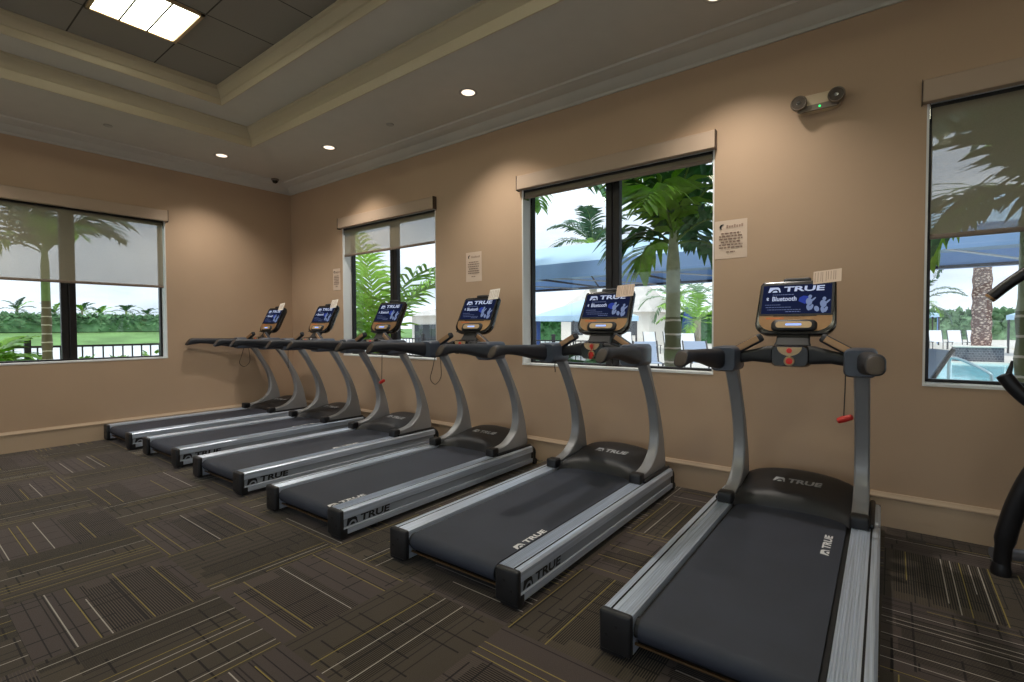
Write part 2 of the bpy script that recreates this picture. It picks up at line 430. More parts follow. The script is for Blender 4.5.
def put_text(mb, s, origin, ux, uy, width, height, bold=.03, shear=.0, mi=0, extrude=.0):
    """text filling width x height in the plane (ux, uy) from its lower left corner"""
    me = text_mesh(s, bold, extrude)
    xs = [v.co.x for v in me.vertices]; ys = [v.co.y for v in me.vertices]
    x0, x1, y0, y1 = min(xs), max(xs), min(ys), max(ys)
    ux = Vector(ux).normalized(); uy = Vector(uy).normalized(); n = ux.cross(uy); o = Vector(origin)
    sx, sy = width/(x1-x0), height/(y1-y0)
    vs = [mb.bm.verts.new(o+ux*((v.co.x-x0)*sx+(v.co.y-y0)*sy*shear)+uy*((v.co.y-y0)*sy)+n*v.co.z*sy) for v in me.vertices]
    for p in me.polygons:
        try: mb.bm.faces.new([vs[i] for i in p.vertices]).material_index = mi
        except ValueError: pass
def put_logo(mb, origin, ux, uy, w, h, mi=0):
    """the arch mark in front of the word: a slanted block with an arch cut out of it"""
    ux = Vector(ux).normalized(); uy = Vector(uy).normalized(); o = Vector(origin)
    P = lambda a, b: o+ux*(a*w+b*.18*h)+uy*(b*h)
    n = 12; outer = []; inner = []
    for i in range(n+1):
        t = i/n; th = PI*(1-t)
        inner.append((.60+.40*math.cos(th)*1.0, .0+.62*math.sin(th)))
        outer.append((-.02 if t == 0 else t*1.12-.06, 1.0 if t < .75 else 1-(t-.75)*1.4))
    outer[0] = (-.05, .0); outer[1] = (-.02, 1.0); inner[0] = (.14, 0); outer[-1] = (1.16, .0); inner[-1] = (1.0, 0)
    mb.face([P(.60+.24*math.cos(PI*i/8), .36*math.sin(PI*i/8)) for i in range(9)], mi)
    for i in range(n):
        mb.face([P(*outer[i]), P(*outer[i+1]), P(*inner[i+1]), P(*inner[i])], mi)
def brand(mb, origin, ux, uy, w, h, mi=0, shear=.15, bold=.035):
    put_logo(mb, origin, ux, uy, w*.21, h, mi)
    put_text(mb, 'TRUE', Vector(origin)+Vector(ux).normalized()*w*.29, ux, uy, w*.70, h, bold, shear, mi)

# ------------------------------------------------------------------ room shell
RX, RY, HS, WT = 10.4, -6.8, 3.36, .2
SILL, HEAD = .905, 2.62
def wall_with_holes(name, length, holes, H, m, loc, rz, SILL=SILL, HEAD=HEAD):
    """wall slab in local x 0..length, y 0..WT outward, z 0..H"""
    b = MB(); xs = 0
    for a, c in holes:
        b.box((xs, 0, 0), (a, WT, H)); b.box((a, 0, 0), (c, WT, SILL)); b.box((a, 0, HEAD), (c, WT, H)); xs = c
    b.box((xs, 0, 0), (length, WT, H))
    o = b.build(name, m, None, 0); o.location = loc; o.rotation_euler = (0, 0, rz); return struct(o)
W_BACK = [(1.30, 3.08), (4.275, 6.067), (7.285, 9.08)]
wall_with_holes('wall_back', RX, W_BACK, 3.8, M['wall'], (0, 0, 0), 0)
wall_with_holes('wall_left', -RY, [(-RY-3.42, -RY-1.618)], 3.8, M['wall'], (0, RY, 0), PI/2)
wall_with_holes('wall_right', -RY, [(3.9, 6.0)], 3.8, M['wall'], (RX, 0, 0), -PI/2, .1, 2.62)  # opening for the added, unseen side window
wall_with_holes('wall_front', RX, [(.5, 2.7), (2.9, 5.1), (5.3, 7.5), (7.7, 9.9)], 3.8, M['wall'], (RX, RY, 0), PI, .1, 2.62)  # openings for the added glazing behind the camera
struct(MB().box((-WT, RY-WT, -.12), (RX+WT, WT, 0)).build('floor', M['carpet'], None, 0))
T1 = (1.22, -1.12, 9.42, -5.72); Z1 = 3.545
T2 = (1.66, -1.62, 8.98, -5.28); Z2 = 3.70
b = MB()
def ring_face(b, o, i, z, mi=0):
    (a0, b0, a1, b1), (c0, d0, c1, d1) = o, i
    O = [(a0,b0),(a1,b0),(a1,b1),(a0,b1)]; I = [(c0,d0),(c1,d0),(c1,d1),(c0,d1)]
    for k in range(4):
        l = (k+1) % 4; b.face([O[k]+(z,), O[l]+(z,), I[l]+(z,), I[k]+(z,)], mi)
def riser(b, r, z0, z1, mi=0):
    P = [(r[0],r[1]),(r[2],r[1]),(r[2],r[3]),(r[0],r[3])]
    for k in range(4):
        l = (k+1) % 4; b.face([P[k]+(z0,), P[l]+(z0,), P[l]+(z1,), P[k]+(z1,)], mi)
ring_face(b, (-.1, .1, RX+.1, RY-.1), T1, HS); riser(b, T1, HS, Z1); ring_face(b, T1, T2, Z1); riser(b, T2, Z1, Z2)
b.face([(T2[0],T2[1],Z2),(T2[2],T2[1],Z2),(T2[2],T2[3],Z2),(T2[0],T2[3],Z2)], 1)
b.box((-.25, RY-.25, 3.8), (RX+.25, .25, 3.95))
struct(b.build('ceiling', [M['ceil'], M['tiles']], None, 0, recalc=False))
def moulding(name, rect, prof, m, inward):
    """profile (distance from the edge, z) swept round a rectangle with mitred corners"""
    b = MB(); x0, y0, x1, y1 = rect; rings = []
    for d, z in prof:
        d = d*inward
        rings.append([(x0+d, y0-d, z), (x1-d, y0-d, z), (x1-d, y1+d, z), (x0+d, y1+d, z)])
    rings.append(rings[0]); b.loft(rings, 0, False)
    return struct(b.build(name, m, None, 30))
moulding('trim_1', (0, 0, RX, RY), [(0, 3.236), (.016, 3.236), (.022, 3.256), (.05, 3.268), (.085, 3.30), (.10, 3.312), (.14, 3.318), (.175, 3.338), (.20, 3.346), (.21, 3.361), (0, 3.361)], M['ceil'], 1)
moulding('trim_2', T1, [(0, HS-.004), (.012, HS-.004), (.02, HS+.02), (.022, HS+.075), (.034, HS+.082), (.05, HS+.11), (.085, HS+.145), (.09, Z1-.022), (.10, Z1-.016), (.10, Z1+.001), (0, Z1+.001)], M['trim'], 1)
moulding('trim_3', T2, [(0, Z1-.004), (.010, Z1-.004), (.016, Z1+.012), (.018, Z1+.055), (.03, Z1+.062), (.045, Z1+.09), (.07, Z1+.115), (.075, Z2-.015), (.08, Z2-.01), (.08, Z2+.001), (0, Z2+.001)], M['trim'], 1)
BBP = [(0, 0), (.016, 0), (.016, .175), (.022, .18), (.022, .19), (.014, .202), (.010, .214), (0, .214)]
def base_run(name, a, b_, nrm):
    m = MB(); a, b_, nrm = Vector(a), Vector(b_), Vector(nrm)
    m.loft([[p+nrm*d+Vector((0, 0, z)) for d, z in BBP] for p in (a, b_)]); return struct(m.build(name, M['base'], None, 20))
base_run('baseboard_back', (0, 0, 0), (RX, 0, 0), (0, -1, 0)); base_run('baseboard_left', (0, 0, 0), (0, RY, 0), (1, 0, 0))
base_run('baseboard_right', (RX, 0, 0), (RX, -3.9, 0), (-1, 0, 0)); base_run('baseboard_front', (0, RY, 0), (.5, RY, 0), (0, 1, 0))

def window(n, cx, wid, loc, rz, mull=(0.0,), SILL=SILL, HEAD=HEAD):
    """aluminium window in a white lined opening; local x along the wall, y outward"""
    e = thing('window_%d' % n, None, None, loc, rz); e['kind'] = 'structure'
    h = wid/2; t = .012
    b = MB()
    b.box((-h, .002, SILL), (-h+t, .13, HEAD)); b.box((h-t, .002, SILL), (h, .13, HEAD)); b.box((-h, .002, HEAD-t), (h, .13, HEAD)); b.box((-h, -.004, SILL-.008), (h, .13, SILL+.008))
    b.build('jamb_lining', M['jamb'], e, 0)
    b = MB(); f = .022; y0, y1 = .125, .185
    b.box((-h+t, y0, SILL), (-h+t+f, y1, HEAD), 0, .004, 1); b.box((h-t-f, y0, SILL), (h-t, y1, HEAD), 0, .004, 1)
    b.box((-h+t, y0, SILL+.008), (h-t, y1, SILL+.026), 0, .004, 1); b.box((-h+t, y0, HEAD-t-.05), (h-t, y1, HEAD-t), 0, .004, 1)
    b.build('window_frame', M['alu'], e, 30)
    for mx in mull:
        b = MB(); b.box((mx-.065, y0, SILL+.01), (mx-.006, y1, HEAD-.02), 0, .004, 1); b.box((mx+.006, y0, SILL+.01), (mx+.065, y1, HEAD-.02), 0, .004, 1)
        b.box((mx-.01, y0+.012, SILL+.01), (mx+.01, y1-.01, HEAD-.02)); b.build('mullion', M['alu'], e, 30)
    for a, c in ((-h+t+f-.005, -.06), (.06, h-t-f+.005)):
        MB().box((a, .153, SILL+.02), (c, .159, HEAD-.05)).build('pane', M['glass'], e, 0)
    return e
WX = [(a+c)/2 for a, c in W_BACK]
window(1, 0, 1.802, (0, -2.519, 0), PI/2)
for i, (a, c) in enumerate(W_BACK): window(i+2, 0, c-a, ((a+c)/2, 0, 0), 0)
window(5, 0, 2.1, (RX, -4.95, 0), -PI/2, (0.0,), .1, 2.62)  # unseen side window, added to let in fill daylight
for i, x in enumerate((1.6, 4.0, 6.4, 8.8)): window(i+6, 0, 2.2, (RX-x, RY, 0), PI, (0.0,), .1, 2.62)  # unseen glazing behind the camera, added for cool fill on the back wall

def roller(label, wid, hemz, loc, rz):
    e = thing('roller_shade', label, 'window shade', loc, rz, 'roller shades over the windows'); h = wid/2
    MB().box((-h-.025, -.055, 2.583), (h+.015, -.001, 2.712), 0, .004, 1).build('fascia', M['fascia'], e, 30)
    for s in (-1, 1):
        x = -h-.0285 if s < 0 else h+.0155
        MB().box((x, -.058, 2.575), (x+.003, -.001, 2.716)).build('end_cap', M['fascia_end'], e, 0)
    y = .055
    MB().lathe([(.0001, -h+.016), (.032, -h+.016), (.032, h-.016), (.0001, h-.016)], (0, y, 2.562), 20, axis='x').build('roller_tube', M['tube'], e, 40)
    for s in (-1, 1):
        MB().box((s*(h-.0135)-.003, y-.04, 2.50), (s*(h-.0135)+.001, y+.04, 2.608)).build('bracket', M['chrome'], e, 0)
    zt = 2.562
    b = MB(); nx, nzz = 24, 10; wv = h-.022
    vs = [[b.bm.verts.new((-wv+2*wv*i/nx, y-.033+.003*math.sin(i*1.7)*k/nzz, zt+(hemz+.02-zt)*k/nzz)) for i in range(nx+1)] for k in range(nzz+1)]
    for k in range(nzz):
        for i in range(nx): b.bm.faces.new((vs[k][i], vs[k][i+1], vs[k+1][i+1], vs[k+1][i]))
    b.build('fabric', M['shade'], e, 60)
    MB().box((-wv-.001, y-.042, hemz), (wv+.001, y-.024, hemz+.03), 0, .006, 2).build('hem_bar', M['hem'], e, 40)
    return e
roller('sheer beige roller shade half lowered over the left wall window', 1.80, 1.765, (0, -2.519, 0), PI/2)
roller('roller shade lowered a third over the back wall window nearest the corner', 1.78, 2.21, (WX[0], 0, 0), 0)
roller('fully rolled up shade above the wide back wall window with palm and awning', 1.79, 2.5, (WX[1], 0, 0), 0)
roller('beige roller shade half lowered over the rightmost window facing the pool', 1.79, 1.78, (WX[2], 0, 0), 0)

# ------------------------------------------------------------------ ceiling fittings
def troffer(ix, iy, label):
    x, y = T2[0]+.61*ix, T2[1]-.61*(iy+1)
    e = thing('troffer_light', label, 'ceiling light', (x, y, 0), 0, 'fluorescent ceiling panels'); z = Z2-.002
    b = MB()
    for a, c in (((0.006, .006), (.03, .604)), ((.58, .006), (.604, .604)), ((.006, .006), (.604, .03)), ((.006, .58), (.604, .604))):
        b.box((a[0], a[1], z-.018), (c[0], c[1], z))
    b.build('frame', M['goldp'], e, 0)
    for k in range(3):
        y0 = .032+k*.184; MB().box((.032, y0, z-.012), (.578, y0+.172, z-.006)).build('lens', M['troff'], e, 0)
    for k in (1, 2): MB().box((.03, .032+k*.184-.012, z-.018), (.58, .032+k*.184, z-.002)).build('louver', M['alu'], e, 0)
    return e
troffer(1, 1, 'square fluorescent panel with three lens cells in the tiled ceiling tray')
for ix, iy in ((5, 1), (9, 1), (1, 4), (5, 4), (9, 4)): troffer(ix, iy, 'added fluorescent panel deeper in the ceiling tray, unseen, for room light')  # unseen panels, added to light the room

def downlight(x, y, label, col=(1, .93, .84)):
    e = thing('recessed_downlight', label, 'downlight', (x, y, HS), 0, 'recessed downlights')
    MB().lathe([(.062, -.001), (.078, -.006), (.084, -.003), (.084, 0), (.062, 0), (.060, -.001)], n=32).build('trim_ring', M['lid'], e, 40)
    MB().lathe([(.0001, -.0012), (.06, -.0012)], n=32).build('lens', M['can'], e, 0)
    ld = bpy.data.lights.new('downlight_beam', 'SPOT'); ld.energy = DOWNLIGHT_W; ld.color = col; ld.spot_size = math.radians(112); ld.spot_blend = .85; ld.shadow_soft_size = .05
    lo = bpy.data.objects.new('downlight_beam', ld); COL.objects.link(lo); lo.location = (x, y, HS-.012)
downlight(.656, -1.22, 'small round downlight in the soffit by the left wall, nearest the corner')
downlight(1.917, -.57, 'round downlight in the soffit above the corner window')
downlight(4.104, -.57, 'round downlight in the soffit between the two middle windows')
downlight(6.226, -.57, 'round downlight at the top edge, above the emergency light')
for x, y in ((.656, -3.6), (.656, -5.8), (3.0, -6.25), (5.6, -6.25), (8.2, -6.25)): downlight(x, y, 'added round soffit downlight, unseen, for room light')  # out of view, added as extra light for the room
for x, y, l in ((.708, -2.33, 'flush round sprinkler cover in the soffit over the left wall window'), (3.007, -.561, 'flush round sprinkler cover in the soffit between two downlights')):
    e = thing('sprinkler_cover', l, 'sprinkler', (x, y, HS), 0, 'sprinkler covers')
    MB().lathe([(.0001, -.012), (.036, -.012), (.04, -.008), (.04, -.004), (.028, -.004), (.028, 0)], n=24).build('cover_plate', M['lid'], e, 40)
e = thing('dome_camera', 'small dark dome camera on the soffit in the corner', 'camera', (.228, -.347, HS))
MB().lathe([(.05, 0), (.05, -.018), (.042, -.026), (.0001, -.026)], n=24).build('mount_ring', M['ivoryd'], e, 40)
MB().lathe([(.04, -.024)]+[(.038*math.cos(a), -.028-.034*math.sin(a)) for a in (i*PI/2/8 for i in range(8))]+[(.0001, -.062)], n=24).build('dome', M['dome'], e, 60)

# ------------------------------------------------------------------ wall things
e = thing('emergency_light', 'ivory twin head emergency light high on the wall between windows', 'emergency light', (6.73, 0, 2.735))
def rrect(w, h, r, n=6):
    out = []
    for cx, cy, a0 in ((w-r, h-r, 0), (-w+r, h-r, PI/2), (-w+r, -h+r, PI), (w-r, -h+r, 3*PI/2)):
        for i in range(n+1):
            a = a0+PI/2*i/n; out.append((cx+r*math.cos(a), cy+r*math.sin(a)))
    return out
b = MB(); b.loft([[(p*k, y, q*k2) for p, q in rrect(.125, .055, .04)] for y, k, k2 in ((-.001, 1, 1), (-.05, 1, 1), (-.066, .93, .86))]); b.build('housing', M['ivory'], e, 40)
b = MB(); b.loft([[(p, y, q-.036) for p, q in rrect(.118, .018, .016)] for y in (-.05, -.0685)]); b.build('battery_tray', M['ivoryd'], e, 40)
for s in (-1, 1):
    h = MB().lathe([(.0001, .0), (.035, .0), (.046, -.02), (.049, -.06), (.045, -.068), (.039, -.062), (.025, -.052), (.0001, -.05)], (s*.105, -.03, .005), 28, axis='y').build('lamp_head', M['ivoryd'], e, 40)
    MB().lathe([(.0001, -.060), (.03, -.0605), (.0395, -.0625)], (s*.105, -.03, .005), 28, axis='y').build('lamp_lens', M['lens'], h, 40)
    MB().lathe([(.0001, -.064), (.012, -.063), (.015, -.0595)], (s*.105, -.03, .005), 16, axis='y').build('bulb', M['chrome'], h, 40)
MB().lathe([(.0001, -.0745), (.006, -.072), (.006, -.068)], (.012, 0, -.036), 14, axis='y').build('status_light', M['led'], e, 40)

def notice(cx, z0, z1, wid, label, lines=7):
    e = thing('wall_notice', label, 'notice', (cx, 0, z0), 0, 'paper notices taped to the back wall'); h = z1-z0
    b = MB(); n = 6
    rows = [[(-wid/2+wid*i/n, -.002-.003*(i/n)*(k/4), h*k/4) for i in range(n+1)] for k in range(5)]
    vs = [[b.bm.verts.new(p) for p in r] for r in rows]
    for k in range(4):
        for i in range(n): b.bm.faces.new((vs[k][i], vs[k][i+1], vs[k+1][i+1], vs[k+1][i]))
    b.build('sheet', M['paper'], e, 60)
    b = MB(); y = -.006; rr = random.Random(int(cx*100))
    for k in range(lines):
        z = h*(.66-.075*k); w = wid*(.72 if k % 3 else .6)*(.45 if k == lines-1 else 1); x = -w/2
        if k == lines-1: z -= h*.04
        while x < w/2:
            l = min(rr.uniform(.012, .03), w/2-x); b.box((x, y, z-.0045), (x+l, y-.0004, z+.0045)); x += l+.006
    b.build('print', M['ink'], e, 0)
    b = MB(); c = (-wid*.24, h*.83)
    for i in range(10):
        a0, a1 = PI*.35+i*.32, PI*.35+(i+1)*.32; f = lambda a, r: (c[0]+r*math.cos(a), y, c[1]+r*.95*math.sin(a))
        w0, w1 = .006*math.sin(PI*i/10), .006*math.sin(PI*(i+1)/10)
        b.face([f(a0, .017-w0), f(a1, .017-w1), f(a1, .019+w1), f(a0, .019+w0)])
    b.build('emblem', M['blkprint'], e, 0)
    b = MB()
    for i in range(7): b.box((-wid*.13+i*.017, y, h*.80), (-wid*.13+i*.017+.012, y-.0004, h*.80+(.016 if i % 3 else .022)))
    b.build('heading', M['inkl'], e, 0)
    return e
notice(1.165, 1.775, 2.066, .17, 'pale paper notice taped left of the corner window')
notice(3.65, 1.745, 2.052, .22, 'paper notice on the wall between the corner window and the wide window')
notice(6.185, 1.765, 2.045, .225, 'paper notice taped beside the right edge of the wide window', 7)

# ------------------------------------------------------------------ treadmill (local x across, y toward the wall, z up)
def make_treadmill():
    root = thing('treadmill', 'treadmill', 'treadmill')
    for s in (-1, 1):
        # side rail: ridged top strip, dark slot, bevelled outer strip, grooved side
        prof = [(.305, .03, 0), (.305, .172, 0)]
        x = .307
        while x < .380:
            prof += [(x, .178, 0), (x+.005, .1795, 0), (x+.0065, .1755, 0), (x+.009, .1755, 0)]; x += .0105
        prof += [(.389, .178, 2), (.390, .171, 2), (.396, .171, 2), (.397, .178, 0), (.401, .180, 0), (.420, .179, 0), (.430, .170, 0), (.431, .126, 1), (.424, .121, 1), (.424, .074, 1), (.431, .069, 0), (.431, .034, 0), (.426, .03, 0)]
        b = MB(); b.loft([[(s*p[0], y, p[1]) for p in prof] for y in (.03, 2.005)], 0, True, True, [p[2] for p in prof])
        r = b.build('side_rail', [M['silver'], M['silver_d'], M['blackd']], root, 25)
        b = MB(); xx = s*.4262
        b.bm.faces.ensure_lookup_table()
        brand(b, (xx, .055 if s > 0 else .375, .079), (0, 1 if s > 0 else -1, 0), (0, 0, 1), .32, .043)
        b.build('lettering', M['blkprint'], r, 0, recalc=False)
        # rear end cap
        b = MB(); xa, xb = s*.304, s*.433
        b.box((xa, .0, .024), (xb, .036, .181), 0, .012, 3); b.box((s*.33, .004, .012), (xb, .06, .07), 0, .008, 2)
        c = b.build('end_cap', M['black'], root, 40)
        b = MB()
        b.lathe([(.0001, -.001), (.0065, -.001), (.0065, .003), (.0001, .003)], (s*.36, 0, .13), 10, axis='y')
        b.lathe([(.0001, -.001), (.0065, -.001), (.0065, .003), (.0001, .003)], (s*.40, 0, .09), 10, axis='y')
        b.build('screw', M['blackd'], c, 40)
        # front bracket with transport wheel
        b = MB(); b.tube(cr_spline([(s*.36, 1.99, .17), (s*.39, 2.03, .165), (s*.41, 2.055, .13), (s*.41, 2.055, .06), (s*.41, 2.06, .03)], 4), .016)
        b.box((s*.30, 1.99, .05), (s*.43, 2.03, .176), 0, .008, 2)
        b.lathe([(.0001, -.016), (.026, -.016), (.03, -.01), (.03, .01), (.026, .016), (.0001, .016)], (s*.41, 2.06, .031), 20, axis='x')
        b.build('front_bracket', M['black'], root, 40)
        MB().lathe([(.0001, 0), (.024, 0), (.026, .006), (.02, .014), (.009, .016), (.009, .04), (.0001, .04)], (s*.385, .28, 0), 18).build('leveling_foot', M['black'], root, 40)
        # upright: a slender swept blade with a foot that runs back along the rail
        rear = cr_spline([(1.44, 1.105, 0), (1.54, 1.07, 0), (1.625, .98, 0), (1.735, .82, 0), (1.825, .64, 0), (1.86, .47, 0), (1.83, .345, 0), (1.735, .268, 0), (1.65, .240, 0), (1.53, .228, 0)], 4)
        frnt = cr_spline([(1.44, 1.135, 0), (1.58, 1.115, 0), (1.69, .99, 0), (1.785, .825, 0), (1.885, .65, 0), (1.955, .47, 0), (1.99, .33, 0), (1.995, .185, 0), (1.76, .18, 0), (1.53, .18, 0)], 4)
        b = MB(); e = .009
        rings = []
        for p, q in zip(rear, frnt):
            d = (q-p); d = d.normalized() if d.length > 1e-6 else Vector((0, 1, 0)); k = min(e, (q-p).length*.3)
            p1, q1 = p+d*k, q-d*k
            rings.append([(s*.306, p1.x, p1.y), (s*.300, (p+d*k*.2).x, (p+d*k*.2).y) if False else (s*.3, p1.x, p1.y), (s*.3, q1.x, q1.y), (s*.309, q.x, q.y), (s*.366, q.x, q.y), (s*.375, q1.x, q1.y), (s*.375, p1.x, p1.y), (s*.366, p.x, p.y), (s*.309, p.x, p.y)][1:])
        b.loft(rings); b.build('upright', M['upr'], root, 35)
        b = MB(); b.box((s*.296, 1.49, .174), (s*.384, 1.575, .244), 0, .014, 3)
        b.build('foot_cap', M['black'], root, 40)
        b = MB(); b.box((s*.376, 1.54, .174), (s*.405, 2.02, .2), 0, .01, 2); b.build('upright_base', M['black'], root, 40)
        # handrail: thick at the collar, waisted, flared at the tip
        secs = [(.865, .405, 1.096, .033, .041), (.88, .405, 1.097, .037, .045), (.925, .402, 1.102, .037, .039), (1.0, .398, 1.106, .036, .033), (1.08, .392, 1.102, .037, .034), (1.2, .386, 1.092, .038, .043), (1.32, .378, 1.078, .041, .054), (1.43, .365, 1.068, .045, .062), (1.50, .35, 1.066, .05, .064)]
        b = MB(); rings = []
        for y, cx, cz, hw, hh in secs:
            rings.append([(s*(cx+p), y+q*.7*(1 if y < .9 else .4 if y < .95 else 0), cz+q) for p, q in rrect(hw, hh, min(hw, hh)*.85, 5)])
        b.loft(rings); h = b.build('handrail', M['rubber'], root, 50)
        b = MB(); y, cx, cz, hw, hh = secs[0]
        rings = [[(s*(cx+p*k), y+q*k*.7-.001-d, cz+q*k) for p, q in rrect(hw, hh, min(hw, hh)*.85, 5)] for k, d in ((.9, 0), (.9, .004), (.8, .006))]
        b.loft(rings); b.build('rail_end', M['capbrown'], h, 50)
        # collar where handrail, upright and crossbar meet
        b = MB(); rings = []
        for y, k in ((1.41, .9), (1.425, 1), (1.63, 1), (1.65, .86)):
            rings.append([(s*(.335+p*k), y, 1.068+q*k) for p, q in rrect(.072, .074, .03, 5)])
        b.loft(rings); b.build('collar', M['collar'], root, 45)
        # angled pulse grip
        b = MB(); a, c = Vector((s*.305, 1.545, 1.108)), Vector((s*.15, 1.565, 1.200)); d = (c-a).normalized(); n = Vector((0, -1, 0)); m = d.cross(n).normalized()
        rings = [[a+d*(t*(c-a).length)+n*p*k+m*q*k for p, q in rrect(.022, .025, .014, 3)] for t, k in ((-.05, .8), (0, 1), (.95, 1), (1.0, .75))]
        b.loft(rings); g = b.build('pulse_grip', M['rubber'], root, 40)
        b = MB(); rings = [[a+d*(t*(c-a).length)+n*(.0225+p)+m*(.003*s+q) for p, q in rrect(.003, .018, .0028, 3)] for t in (.06, .88)]
        b.loft(rings); b.build('contact_plate', M['gold'], g, 40)
    # deck, belt, roller, rear rod
    MB().box((-.304, .07, .045), (.304, 1.98, .152), 0, .004, 1).build('deck', M['blackd'], root, 30)
    b = MB(); R = .044; pts = [(1.70, .166), (.8, .166)]
    pts += [(.062-R*math.sin(a), .122+R*math.cos(a)) for a in (PI*i/10 for i in range(11))]+[(.5, .078), (.5, .082)]
    pts += [(.062-(R-.004)*math.sin(a), .122+(R-.004)*math.cos(a)) for a in (PI*(10-i)/10 for i in range(11))]+[(.8, .162), (1.70, .162)]
    b.loft([[(x, y, z) for y, z in pts] for x in (-.283, .283)]); belt = b.build('running_belt', M['belt'], root, 40)
    b = MB(); brand(b, (.235, .9, .1667), (0, 1, 0), (-1, 0, 0), .27, .036); b.build('lettering', M['white'], belt, 0, recalc=False)
    MB().lathe([(.0001, -.302), (.037, -.302), (.037, .302), (.0001, .302)], (0, .062, .122), 24, axis='x').build('rear_roller', M['blackd'], root, 40)
    b = MB(); b.box((-.305, .045, .06), (.305, .055, .068)); b.build('rear_rod', M['bronze'], root, 0)
    # domed motor cover
    b = MB(); prof = [(1.625, .164), (1.632, .185), (1.645, .215), (1.668, .243), (1.70, .258), (1.74, .268), (1.80, .281), (1.90, .303), (1.98, .318), (2.02, .318), (2.045, .30), (2.055, .26), (2.055, .05)]
    nx = 20; rows = []
    for j, (y, z) in enumerate(prof):
        row = []
        for i in range(nx+1):
            t = -1+2*i/nx; arch = 1-.26*t*t-.10*t**6; back = .11*abs(t)**5 if j < 6 else 0
            row.append((t*.298, y-back*(1-j/6 if j < 6 else 0), .164+(z-.164)*arch if z > .164 else z))
        rows.append(row)
    b.loft(rows, 0, False, False)
    for k in (0, nx): b.face([r[k] for r in rows]+[(rows[0][k][0], rows[0][k][1], .05)])
    cov = b.build('motor_cover', M['black'], root, 45)
    b = MB(); brand(b, (-.12, 1.80, .2835), (1, 0, 0), (0, .98, .2), .26, .055, shear=.1); b.build('lettering', M['greyprint'], cov, 0, recalc=False)
    # crossbar and control pod
    b = MB(); rings = []
    for x, z, hz, y, hy in ((-.29, 1.07, .034, 1.57, .04), (-.2, 1.088, .036, 1.575, .042), (-.12, 1.096, .05, 1.58, .052), (0, 1.094, .056, 1.585, .058), (.12, 1.096, .05, 1.58, .052), (.2, 1.088, .036, 1.575, .042), (.29, 1.07, .034, 1.57, .04)):
        rings.append([(x, y+p, z+q) for p, q in rrect(hy, hz, .024, 4)])
    b.loft(rings); b.build('crossbar', M['black'], root, 45)
    b = MB(); rings = [[(p*k, y, 1.09+q*k2) for p, q in rrect(.10, .062, .035, 5)] for y, k, k2 in ((1.60, 1.05, 1.05), (1.535, 1, 1), (1.515, .9, .9))]
    b.loft(rings); pod = b.build('control_pod', M['blackg'], root, 45)
    b = MB(); arc = [(.062*math.cos(a), -.050*math.sin(a)) for a in (PI*i/14 for i in range(15))]
    b.prism(arc, lambda p, q, t: (p, t, 1.142+q), 1.516, 1.509); b.build('pod_panel', M['goldp'], pod, 30)
    MB().lathe([(.0001, -.006), (.013, -.005), (.015, 0)], (0, 1.509, 1.122), 20, axis='y').build('start_button', M['red'], pod, 40)
    MB().lathe([(.017, 0), (.026, -.002), (.028, -.008), (.024, -.012), (.021, -.008)], (0, 1.516, 1.062), 24, axis='y').build('button_ring', M['goldp'], pod, 40)
    MB().lathe([(.0001, -.014), (.016, -.012), (.02, -.004), (.02, 0)], (0, 1.516, 1.062), 20, axis='y').build('stop_button', M['red'], pod, 40)
    # neck and console
    b = MB(); b.loft([[(p, y+q*.6, z) for p, q in rrect(w, .03, .012, 3)] for w, y, z in ((.105, 1.60, 1.12), (.088, 1.645, 1.17), (.085, 1.69, 1.23), (.08, 1.715, 1.28))])
    b.build('neck', M['blackd'], root, 40)
    O = Vector((0, 1.655, 1.193)); V = Vector((0, .155, .315)).normalized(); N = Vector((0, -V.z, V.y)); U = Vector((1, 0, 0))
    C = lambda u, v, n=0: O+U*u+V*v+N*n
    def outline(k=0.0):
        out = []
        for cx, cy, r, a0 in ((.205, .365, .026, 0), (-.205, .365, .026, PI/2)):
            for i in range(6):
                a = a0+PI/2*i/5; out.append((cx-math.copysign(r+k, cx)+(r)*math.cos(a), cy+.02-r-k+r*math.sin(a)))
        for cx, cy, r, a0 in ((-.215, .012, .085, PI), (.215, .012, .085, 3*PI/2)):
            for i in range(8):
                a = a0+PI/2*i/7; out.append((cx-math.copysign(r+k, cx)+r*math.cos(a), cy+r+k+r*.95*math.sin(a)))
        return out
    b = MB(); b.loft([[C(p, q, n) for p, q in outline(k)] for n, k in ((-.062, .045), (-.05, .02), (-.028, .004), (0, .0), (.012, .004), (.015, .012))])
    con = b.build('console', M['blackg'], root, 35)
    b = MB(); b.loft([[C(.97*p, .008+.955*q, n) for p, q in outline(.0)] for n in (-.032, -.024)]); b.build('edge_band', M['capbrown'], con, 35)
    # face: bronze surround, display, lower speed pod
    b = MB(); o1 = [(p, q) for p, q in outline(.022)]; b.prism(o1, lambda p, q, t: C(p, q, t), .0152, .0165); b.build('fascia_panel', M['gold'], con, 0)
    DX, D0, D1 = .184, .152, .352
    b = MB(); b.prism(rrect(DX+.012, (D1-D0)/2+.012, .012, 3), lambda p, q, t: C(p, q+(D0+D1)/2, t), .0166, .0185); b.build('display_frame', M['blackd'], con, 0)
    b = MB(); b.face([C(-DX, D0, .0187), C(DX, D0, .0187), C(DX, D1, .0187), C(-DX, D1, .0187)])
    g = [(.015, .085), (.05, .065), (.08, .085), (.075, .115), (.04, .122), (.02, .11)]
    b.face([C(p, D0+q, .0189) for p, q in g], 1)
    b.build('display', [M['scr'], M['scr2']], con, 0, recalc=False)
    b = MB(); put_logo(b, C(-.152, D0+.150, .0192), U, V, .058, .036, 0)
    put_text(b, 'TRUE', C(-.07, D0+.153, .0192), U, V, .215, .036, .03, .08, 0)
